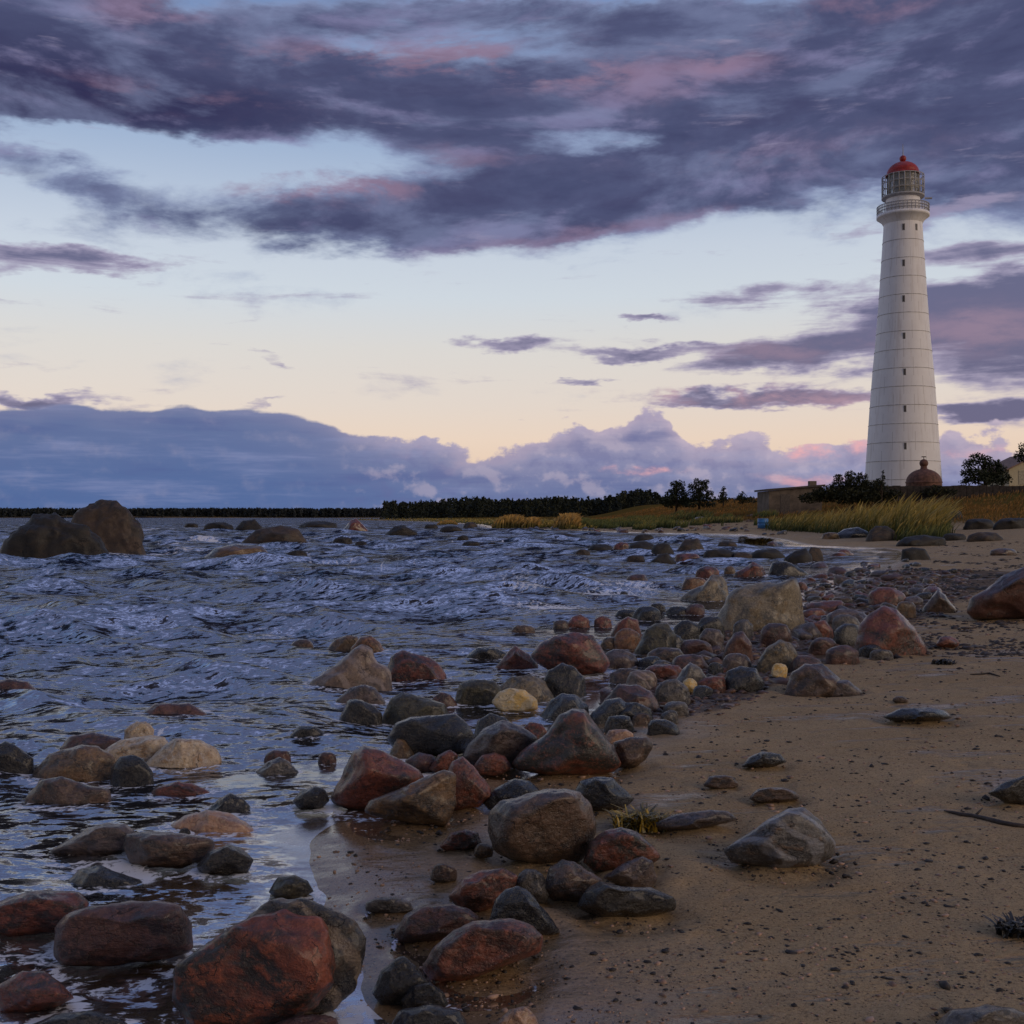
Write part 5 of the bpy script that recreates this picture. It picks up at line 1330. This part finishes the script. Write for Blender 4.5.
# ---------------------------------------------------------------- small buildings
def dome_cap():
    d = 124.0; s = d / F
    cx = 923.8; zb = CAMH + (HY - 490) * s
    root = empty('lantern_cap', ((cx - CX) * s, d, zb))
    tag(root, 'rusty old domed lantern cap with a ball standing in front of the lighthouse', 'dome')
    rust = simple_mat('rusty_iron', (.135, .060, .040), .7, .45, 3.0, .3)
    b = MB(); R = 17 * s; z1 = (490 - 482.5) * s
    b.lathe([(R, 0), (R, z1)], 32); b.build('drum', rust, root, True)
    b = MB(); b.lathe([(R * 1.04, z1 - .05), (R * 1.04, z1 + .05)] + [(R * math.cos(q), z1 + .05 + 13.2 * s * math.sin(q)) for q in np.linspace(0.05, 1.33, 14)] + [(3.2 * s, (490 - 468.3) * s), (3.0 * s, (490 - 466) * s)], 32, False, True); dm = b.build('dome', rust, root, True)
    b = MB(); b.lathe([(max(.02, 4.2 * s * math.cos(q)), (490 - 463.3) * s + 4.2 * s * math.sin(q)) for q in np.linspace(-1.4, 1.5, 12)], 20, True, True); b.build('ball', rust, dm, True)
    b = MB(); b.tube([(0, 0, (490 - 459.5) * s), (0, 0, (490 - 456.5) * s)], .04, 6); b.box(-2.2 * s, 2.2 * s, -.03, .03, (490 - 457.3) * s, (490 - 456.3) * s); b.build('vane', simple_mat('vane_iron', (.05, .04, .04), .6), dm)


dome_cap()


def bunker():
    d = 126.0; s = d / F
    x0, x1 = (769 - CX) * s, (822 - CX) * s
    zb = float(terrain(np.array([(x0 + x1) / 2]), np.array([d]))[0]) - 0.8
    root = empty('concrete_shed', ((x0 + x1) / 2, d, zb)); L = (x1 - x0) / 2
    tag(root, 'low grey concrete shed with a sloping flat roof beside the dark bush', 'shed')
    wall = simple_mat('weathered_concrete', (.135, .105, .085), .85, .35, 1.2, .3)
    def h(py): return CAMH + (HY - py) * s - zb
    b = MB(); z = 0
    vs = [(-L, 0, 0), (L, 0, 0), (L, 6, 0), (-L, 6, 0), (-L, 0, h(491)), (L, 0, h(486.5)), (L, 6, h(486.5)), (-L, 6, h(491))]
    b.add(vs, [(0, 3, 2, 1), (4, 5, 6, 7), (0, 1, 5, 4), (1, 2, 6, 5), (2, 3, 7, 6), (3, 0, 4, 7)]); w = b.build('wall', wall, root)
    b = MB(); e = 0.30
    vs = [(-L - e, -e, h(490.9)), (L + e, -e, h(486.2)), (L + e, 6.3, h(486.2)), (-L - e, 6.3, h(490.9)), (-L - e, -e, h(489)), (L + e, -e, h(484.4)), (L + e, 6.3, h(484.4)), (-L - e, 6.3, h(489))]
    b.add(vs, [(0, 3, 2, 1), (4, 5, 6, 7), (0, 1, 5, 4), (1, 2, 6, 5), (2, 3, 7, 6), (3, 0, 4, 7)]); rf = b.build('roof', simple_mat('dark_roof_felt', (.075, .062, .058), .8), root)
    b = MB(); b.box(L - 1.0, L - 0.2, 1.5, 2.3, h(485.4), h(480.5)); b.build('chimney', wall, rf)
    b = MB(); b.box(-L + 1.3, -L + 2.4, -0.04, 0.03, 0.4, h(494)); b.build('door', simple_mat('grey_boarded_door', (.11, .09, .08), .8), root)


bunker()


def cottage():
    d = 150.0; s = d / F
    x0 = (1009 - CX) * s; zb = CAMH + (HY - 486) * s
    root = empty('cottage', (x0 + 4, d, zb))
    tag(root, 'cream wooden cottage with a pale roof edge at the right frame edge', 'house')
    def h(py): return CAMH + (HY - py) * s - zb
    cream = simple_mat('cream_boards', (.52, .46, .33), .7, .1, 6)
    b = MB(); b.v = []
    hw, hp = h(469), h(455)
    b.add([(-4, 0, -1), (4, 0, -1), (4, 8, -1), (-4, 8, -1), (-4, 0, hw), (4, 0, hw), (4, 8, hw), (-4, 8, hw), (0, 0, hp), (0, 8, hp)],
          [(0, 1, 5, 8, 4), (2, 3, 7, 9, 6), (1, 2, 6, 5), (3, 0, 4, 7), (0, 3, 2, 1)]); b.build('wall', cream, root)
    b = MB(); t = 0.22; e = 0.5; dx = 4.6; k = (hp - hw) / 4
    for sg in (-1, 1):
        b.add([(0, -e, hp + .03), (sg * dx, -e, hp + .03 - k * dx), (sg * dx, 8 + e, hp + .03 - k * dx), (0, 8 + e, hp + .03), (0, -e, hp + t), (sg * dx, -e, hp + t - k * dx), (sg * dx, 8 + e, hp + t - k * dx), (0, 8 + e, hp + t)],
              [(0, 3, 2, 1), (4, 5, 6, 7), (0, 1, 5, 4), (1, 2, 6, 5), (2, 3, 7, 6), (3, 0, 4, 7)])
    b.build('roof', simple_mat('worn_red_roof', (.24, .15, .12), .8, .3, 3), root)
    b = MB(); b.box(-2.7, -1.5, -.05, .05, 0.2, hw - .2); dr = b.build('door', simple_mat('pale_door', (.40, .36, .28), .6), root)
    b = MB(); b.box(0.3, 1.7, -.05, .05, .7, hw - .2); wn = b.build('window', simple_mat('cottage_frame', (.6, .58, .54), .5), root)
    b = MB(); b.box(.42, 1.58, -.065, -.052, .82, hw - .32); b.build('pane', simple_mat('cottage_pane', (.05, .06, .08), .1), wn)


cottage()


def low_wall():
    d = 119.0; s = d / F
    root = empty('stone_wall', ((960 - CX) * s, d, CAMH + (HY - 492) * s))
    b = MB(); n = 34
    for k in range(n):
        x = (-112 + 224 * k / n) * s; w = 224 / n * s
        b.box(x + .02, x + w - .02, 0, .7, -1.0, (6.6 + random.uniform(-.8, .4)) * s)
    o = b.build('stone_wall', simple_mat('dark_field_stone', (.035, .028, .027), .9, .4, 3, .4))
    o.location = root.location; bpy.data.objects.remove(root)
    tag(o, 'long low dark stone wall along the dune top below the lighthouse', 'wall')


low_wall()


def barrel():
    d = hit(763, 528.5); s = d / F; p = at(763, 528.6, d)
    root = empty('barrel', p); tag(root, 'blue plastic barrel standing at the grass edge beyond the bay', 'barrel')
    bl = simple_mat('blue_plastic', (.045, .17, .42), .4, .15, 3)
    R, h = 5.3 * s, 9.8 * s
    b = MB(); b.lathe([(R * .9, 0), (R, .05 * h), (R, .30 * h), (R * 1.05, .33 * h), (R * 1.05, .37 * h), (R, .40 * h), (R, .62 * h), (R * 1.05, .65 * h), (R * 1.05, .69 * h), (R, .72 * h), (R, .93 * h), (R * .92, h)], 28, True, True); b.build('body', bl, root, True)
    b = MB(); b.lathe([(R * .99, h * .965), (R * .99, h * 1.03), (R * .8, h * 1.035)], 28, False, True); b.build('lid', simple_mat('pale_blue_lid', (.10, .22, .42), .4), root, True)


barrel()


# ---------------------------------------------------------------- vegetation
def leaf_mat(name, a, b, c, rough=0.7):
    m, t = material(name)
    t.out(t.principled(t.ramp(t.attr('tint'), [(0.0, a), (0.55, b), (1.0, c)]), rough, spec=0.25))
    return m


PINE = leaf_mat('pine_needles', (.011, .016, .010), (.026, .034, .018), (.055, .062, .028))
BUSH = leaf_mat('bush_leaves', (.012, .015, .008), (.028, .030, .013), (.055, .052, .020))
WOODF = leaf_mat('far_wood', (.012, .017, .013), (.023, .029, .018), (.048, .050, .027))
BARK = simple_mat('bark', (.055, .038, .030), .9, .4, 9, .4)


def leaves(C, size, rs, up=0.35):
    """Small folded quads at points C; returns verts, quads."""
    n = len(C)
    a = rs.normal(size=(n, 3)); a[:, 2] += up; a /= np.linalg.norm(a, axis=1)[:, None]
    r = rs.normal(size=(n, 3)); b = np.cross(a, r); b /= np.linalg.norm(b, axis=1)[:, None]
    s = size * rs.uniform(0.6, 1.5, n)
    A_, B_ = a * s[:, None], b * (s * 0.45)[:, None]
    V = np.stack([C - A_, C - B_, C + A_, C + B_], 1).reshape(-1, 3)
    return V, np.arange(4 * n, dtype=np.int32).reshape(n, 4)


def make_tree(name, label, cat, px, py_base, d, lobes, n, leaf, mat, trunk=0.16, group=None, zbase=None):
    """lobes: (dx, up, rx, rz) in picture pixels from the foot; leaf in pixels."""
    s = d / F; rs = np.random.RandomState(int(px * 7 + d))
    x = (px - CX) * s
    z = zbase if zbase is not None else CAMH + (HY - py_base) * s
    g = float(terrain(np.array([x]), np.array([d]))[0])
    root = empty(name, (x, d, min(z, g) if zbase is None else z)); zo = z - root.location[2]
    tag(root, label, cat, group)
    wsum = sum(l[2] * l[3] for l in lobes)
    Cs, T = [], []
    b = MB()
    top = max(l[1] for l in lobes)
    b.tube([(0, 0, -0.3), (0.1, 0, zo + top * s * .3), (-0.1, 0.1, zo + top * s * .6), (0.05, 0, zo + top * s * .9)], [trunk, trunk * .85, trunk * .6, trunk * .2], 8)
    for dx, up, rx, rz in lobes:
        k = max(30, int(n * rx * rz / wsum))
        v = rs.normal(size=(k, 3)); v /= np.linalg.norm(v, axis=1)[:, None]; rad = rs.rand(k) ** 0.42
        c = v * rad[:, None] * np.array((rx, rx * .85, rz)) * s
        q = c / (leaf * s * 4.5)
        cl = noise3(q[:, 0], q[:, 1], q[:, 2], int(px) + int(dx) + 60)
        ok = cl > -0.14 + 0.22 * (rad - 0.6)
        yo = rs.uniform(-.35, .35) * rx * s
        c = c[ok] + np.array((dx * s, yo, zo + up * s))
        Cs.append(c); T.append(np.clip(0.45 + cl[ok] * 0.7 + rs.normal(0, .15, ok.sum()), 0, 1))
        b.tube([(0, 0, zo + max(0, up * .45) * s), (dx * s * .5, yo * .5, zo + up * s * .75), (dx * s, yo, zo + up * s)], [trunk * .5, trunk * .35, trunk * .12], 6)
    b.build('trunk', BARK, root, True)
    V, Q = leaves(np.concatenate(Cs), leaf * s, rs)
    mesh_np('crown', V, Q, mat, root, False, {'tint': np.repeat(np.concatenate(T), 4)})
    return root


GT = 'pines on the rise left of the concrete shed'
make_tree('pine_tree', 'tallest dark windswept pine of the clump left of the concrete shed', 'tree', 699, 503, 175, [(-9, -1, 9, 4), (8, -1, 10, 4), (-9, 4, 9, 4), (8, 4, 10, 4), (-4, 10, 8, 5), (3, 15, 9, 5), (8, 9, 8, 5), (-1, 21, 6, 4), (6, 21, 5, 3), (-6, 17, 6, 4), (0, 6, 9, 4)], 4600, 1.0, PINE, .2, GT)
make_tree('pine_tree', 'dense round pine at the left end of the clump left of the concrete shed', 'tree', 676, 503, 176, [(-6, -1, 8, 4), (6, -1, 9, 4), (-6, 4, 8, 4), (6, 3, 9, 4), (-4, 9, 7, 5), (2, 13, 8, 5), (-1, 19, 6, 3.5), (5, 19, 5, 4), (7, 9, 6, 5), (0, 5, 9, 4)], 4400, 1.0, PINE, .18, GT)
make_tree('spruce_tree', 'small pointed spruce right of the pine clump', 'tree', 723, 504, 172, [(0, 4, 7, 4), (0, 9, 5, 4), (0.5, 14, 2.6, 4)], 1100, .8, PINE, .12, GT)
make_tree('bush', 'low dark bush between the pointed spruce and the concrete shed', 'bush', 742, 505, 170, [(-3, 5, 6, 5), (4, 6, 7, 4), (0, 10, 4, 4), (13, 4, 8, 3)], 1200, .8, PINE, .1, GT)
make_tree('pine_tree', 'spreading black pine right of the domed lantern cap', 'tree', 985, 488, 138, [(-14, 24, 9, 6), (-8, 31, 7, 5), (0, 26, 10, 7), (9, 23, 9, 6), (14, 17, 9, 7), (-17, 14, 8, 6), (-4, 14, 14, 8), (3, 9, 22, 7), (16, 9, 12, 7), (-16, 7, 9, 5)], 6500, 1.15, PINE, .25, None)
make_tree('pine_tree', 'dark pine overhanging the cottage, cut by the right frame edge', 'tree', 1030, 484, 143, [(-9, 28, 8, 6), (-4, 38, 8, 5), (3, 33, 12, 8), (8, 42, 9, 6), (4, 22, 12, 8)], 2600, 1.15, PINE, .25, None)
make_tree('bush', 'wide dark bush left of the lighthouse foot', 'bush', 852, 500, 112, [(-42, 2, 12, 6), (-34, 7, 9, 5), (-26, 4, 14, 7), (-8, 3, 18, 8), (14, 3, 18, 8), (32, 3, 16, 7), (-24, 8, 12, 7), (-10, 13, 13, 9), (2, 16, 12, 9), (-2, 25, 6, 5), (9, 22, 7, 6), (-14, 22, 5, 4), (16, 13, 12, 7), (27, 9, 11, 6), (28, 17, 6, 5), (38, 6, 12, 5), (0, 6, 24, 8), (22, 5, 16, 6)], 16000, 1.2, BUSH, .12, None)
make_tree('bush', 'thin twiggy sapling in front of the lighthouse foot', 'bush', 881, 499, 110, [(0, 16, 4, 4), (3, 22, 3, 4), (-4, 12, 5, 4), (6, 11, 4, 3), (2, 27, 1.4, 3)], 420, 1.1, BUSH, .06, None)
make_tree('bush', 'low dark bush at the right foot of the domed lantern cap', 'bush', 936, 496, 118, [(-6, 4, 9, 5), (5, 5, 9, 5), (14, 4, 8, 4), (0, 9, 5, 3)], 1300, 1.0, BUSH, .08, None)


FARTREE = leaf_mat('far_strip_wood', (.016, .020, .022), (.024, .030, .032), (.038, .044, .044))  # bluish haze of distance put into the foliage colour


def far_wood(name, label, spots, rs, quads, leaf, mat=None):
    """A wood far off that reads as one mass: pointed and rounded crowns set close together."""
    Cs, T = [], []
    for x, y, z, h in spots:
        k = quads
        u = rs.rand(k) ** 0.8
        rr = h * (0.22 * (1 - u) ** 0.7 + 0.03) * np.sqrt(rs.rand(k)); a = rs.uniform(0, 6.28, k)
        Cs.append(np.stack([x + rr * np.cos(a), y + rr * np.sin(a), z + h * (0.05 + 0.95 * u)], 1))
        T.append(np.clip(rs.normal(.42 + .22 * rs.normal(), .2, k), 0, 1))
    C = np.concatenate(Cs); V, Q = leaves(C, leaf, rs)
    o = mesh_np(name, V, Q, mat or WOODF, None, False, {'tint': np.repeat(np.concatenate(T), 4)})
    tag(o, label, 'wood', kind='stuff')


def woods():
    rs = np.random.RandomState(23)
    sp = []
    for k in range(1500):
        px = rs.uniform(384, 780); d = rs.uniform(455, 640)
        x = (px - CX) / F * d
        sd = float(shore_dist(np.array([x]), np.array([d]))[0])
        if sd < 5: continue
        z = float(terrain(np.array([x]), np.array([d]))[0])
        h = rs.uniform(7.6, 9.6) * (0.78 + 0.22 * min(1, sd / 25)) * (1.0 if px > 420 else 0.9) * (0.92 if px < 640 else 0.92 - 0.45 * min(1, (px - 640) / 40)) + 0.5 * math.sin(px * 0.07)
        sp.append((x, d, z - .3, h))
    far_wood('headland_wood', 'dark conifer wood on the low headland across the water', sp, rs, 60, 0.62)
    sp = []
    for k in range(2600):
        px = rs.uniform(-180, 520); d = rs.uniform(1806, 1990)
        x = (px - CX) / F * d
        sp.append((x, d, 1.5, rs.uniform(11.5, 14.5)))
    far_wood('distant_wood', 'distant strip of dark wood along the horizon at the left', sp, rs, 30, 2.6, FARTREE)


woods()


def blades(name, label, P, hgt, wid, rs, mat, lean=(0.25, 0.15), plume=0.0):
    """Grass: each blade a bent strip of two quads and a tip; wind leans them."""
    n = len(P)
    a = rs.uniform(0, 6.28, n); dirx, diry = np.cos(a), np.sin(a)
    L = hgt * rs.uniform(.55, 1.15, n)
    bx = lean[0] * L * rs.uniform(.3, 1.7, n) + rs.normal(0, .16, n) * L; by = lean[1] * L + rs.normal(0, .16, n) * L
    w = wid * rs.uniform(.7, 1.3, n)
    V = []
    for u, ww in ((0, 1), (.45, .85), (.8, .6 + plume), (1, .08)):
        cx_ = P[:, 0] + bx * u * u; cy_ = P[:, 1] + by * u * u; cz = P[:, 2] - .05 + L * u * (1 - .18 * u)
        V.append(np.stack([cx_ - dirx * w * ww, cy_ - diry * w * ww, cz], 1)); V.append(np.stack([cx_ + dirx * w * ww, cy_ + diry * w * ww, cz], 1))
    V = np.stack(V, 1).reshape(-1, 3)
    base = (np.arange(n) * 8)[:, None, None]
    q = np.array([[0, 1, 3, 2], [2, 3, 5, 4], [4, 5, 7, 6]])[None] + base
    pn = noise3(P[:, 0] / 5, P[:, 1] / 5, .5, 71) + .6 * noise3(P[:, 0] / 1.6, P[:, 1] / 1.6, .5, 72)
    tint = np.clip(.5 + pn * .6 + rs.normal(0, .16, n), 0, 1)
    T = np.repeat(tint, 8)
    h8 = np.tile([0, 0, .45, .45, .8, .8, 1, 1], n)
    o = mesh_np(name, V, q.reshape(-1, 4).astype(np.int32), mat, None, False, {'tint': T, 'up': h8})
    return tag(o, label, 'grass', kind='stuff')


def grass_mat(name, low, a, b, c):
    m, t = material(name)
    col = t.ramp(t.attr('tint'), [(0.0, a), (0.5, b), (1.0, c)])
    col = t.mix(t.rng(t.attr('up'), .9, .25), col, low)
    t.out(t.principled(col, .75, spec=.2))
    return m


def grass():
    rs = np.random.RandomState(37)
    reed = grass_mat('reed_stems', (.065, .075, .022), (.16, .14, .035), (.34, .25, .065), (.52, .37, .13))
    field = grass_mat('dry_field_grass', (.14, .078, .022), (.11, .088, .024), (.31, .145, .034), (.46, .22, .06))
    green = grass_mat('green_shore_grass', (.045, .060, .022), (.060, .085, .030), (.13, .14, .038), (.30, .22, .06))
    def pick(n, x0, x1, d0, d1, fn):
        px = rs.uniform(x0, x1, n); d = rs.uniform(d0, d1, n); x = (px - CX) / F * d
        sd = shore_dist(x, d); ok = fn(px, d, x, sd)
        x, d = x[ok], d[ok]
        return np.stack([x, d, terrain(x, d)], 1)
    # field on the dune
    P = pick(80000, 575, 1060, 84, 240, lambda px, d, x, sd: (sd > 19 + 4 * noise3(x / 6, d / 6, 0, 73)) & (rs.rand(len(x)) < .5 + .5 * noise3(x / 4, d / 4, 0, 74)))
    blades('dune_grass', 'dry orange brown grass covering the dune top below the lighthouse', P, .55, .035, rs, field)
    # tall reeds before the shed and the bush
    def clump(cx_, w): return lambda px, d, x, sd: (sd > 5.0 + 4.5 * rs.rand(len(px)) ** 2) & (np.abs(px - cx_) < w * (0.4 + .6 * rs.rand(len(px))))
    P = np.concatenate([pick(8000, 850, 950, 57, 74, clump(903, 44)), pick(7000, 790, 900, 70, 92, clump(848, 52)), pick(3000, 765, 835, 86, 100, clump(800, 34))])
    hh = np.interp(P[:, 1], [56, 70, 84, 100], [2.6, 2.4, 2.1, 1.6]) * np.clip(.70 + 1.5 * noise3(P[:, 0] / 1.6, P[:, 1] / 1.6, 0, 75), .25, 1.15)
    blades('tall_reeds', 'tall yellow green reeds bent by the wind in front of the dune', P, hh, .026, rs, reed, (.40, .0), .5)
    P = np.concatenate([pick(7000, 850, 955, 54, 74, clump(905, 48)), pick(3500, 780, 870, 78, 100, clump(815, 60)), pick(2600, 765, 840, 84, 104, clump(795, 38))])
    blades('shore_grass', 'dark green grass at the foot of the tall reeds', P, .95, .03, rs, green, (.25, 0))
    # green fringe behind the far waterline
    P = pick(26000, 560, 790, 104, 150, lambda px, d, x, sd: (sd > 4 + 3 * noise3(x / 5, d / 5, 0, 76)) & (sd < 26) & (noise3(x / 3.5, d / 6, 0, 77) > np.where(px > 655, .12, -.12)))
    blades('fringe_grass', 'low green and yellow grass behind the far stony waterline', P, np.clip(.75 + 1.1 * noise3(P[:, 0] / 3.5, P[:, 1] / 6, 0, 77), .3, 1.4), .05, rs, green)
    P = pick(9000, 484, 620, 118, 176, lambda px, d, x, sd: (sd > 1.5) & (noise3(x / 3.2, d / 9, 0, 78) > 0.02))
    blades('ochre_reeds', 'ochre reed tufts on the far spit before the headland wood', P, np.clip(.5 + 1.2 * noise3(P[:, 0] / 3.2, P[:, 1] / 9, 0, 78), .3, 1.0), .06, rs, reed, (.2, 0), .6)
    ochre = grass_mat('ochre_tuft_stems', (.13, .11, .035), (.26, .18, .05), (.50, .30, .09), (.66, .40, .15))
    for cx_, d0, w, h, nm in ((509, 139, 17, 1.9, 'left'), (566, 125, 13, 2.0, 'right'), (530, 137, 9, 1.5, 'middle'), (447, 190, 10, 1.0, 'far')):
        n = 2600; a = rs.normal(0, .5, n).clip(-1, 1); px = cx_ + a * w; d = d0 + rs.normal(0, 1.6, n); x = (px - CX) / F * d
        P = np.stack([x, d, np.maximum(terrain(x, d), 0.0)], 1)
        o = blades('ochre_tuft', 'x', P, h * np.sqrt(np.maximum(.05, 1 - a ** 2 * .9)), .05, rs, ochre, (.25, 0), .6)
        del o['kind']; o['category'] = 'grass tuft'; o['group'] = 'ochre reed tufts on the far spit'
        o['label'] = {'left': 'wide round ochre reed tuft at the left tip of the far spit', 'right': 'tall rounded ochre reed tuft, the right one of two on the far spit', 'middle': 'small ochre reed tuft between the two big ones on the far spit', 'far': 'low faint ochre reed tuft left of the far spit'}[nm]
    P = pick(7000, 330, 560, 180, 480, lambda px, d, x, sd: (sd > .5) & (sd < 14))
    blades('spit_grass', 'thin pale line of grass at the foot of the headland wood', P, .8, .12, rs, reed)


grass()
# ---------------------------------------------------------------- camera
cam = bpy.data.cameras.new("camera"); co = bpy.data.objects.new("camera", cam); COL.objects.link(co)
co.location = (0, 0, CAMH); co.rotation_euler = (math.radians(90), 0, 0)
cam.sensor_width = 36; cam.lens = 36 * F / 1024; cam.shift_y = (HY - 512) / 1024
cam.clip_start = 0.05; cam.clip_end = 20000
scene.camera = co
scene.render.engine = 'CYCLES'
scene.cycles.use_denoising = True
scene.cycles.max_bounces = 6; scene.cycles.transparent_max_bounces = 24
vs = scene.view_settings
scene.display_settings.display_device = 'sRGB'
vs.view_transform = 'Standard'; vs.look = 'None'; vs.exposure = 0.0; vs.gamma = 1.0
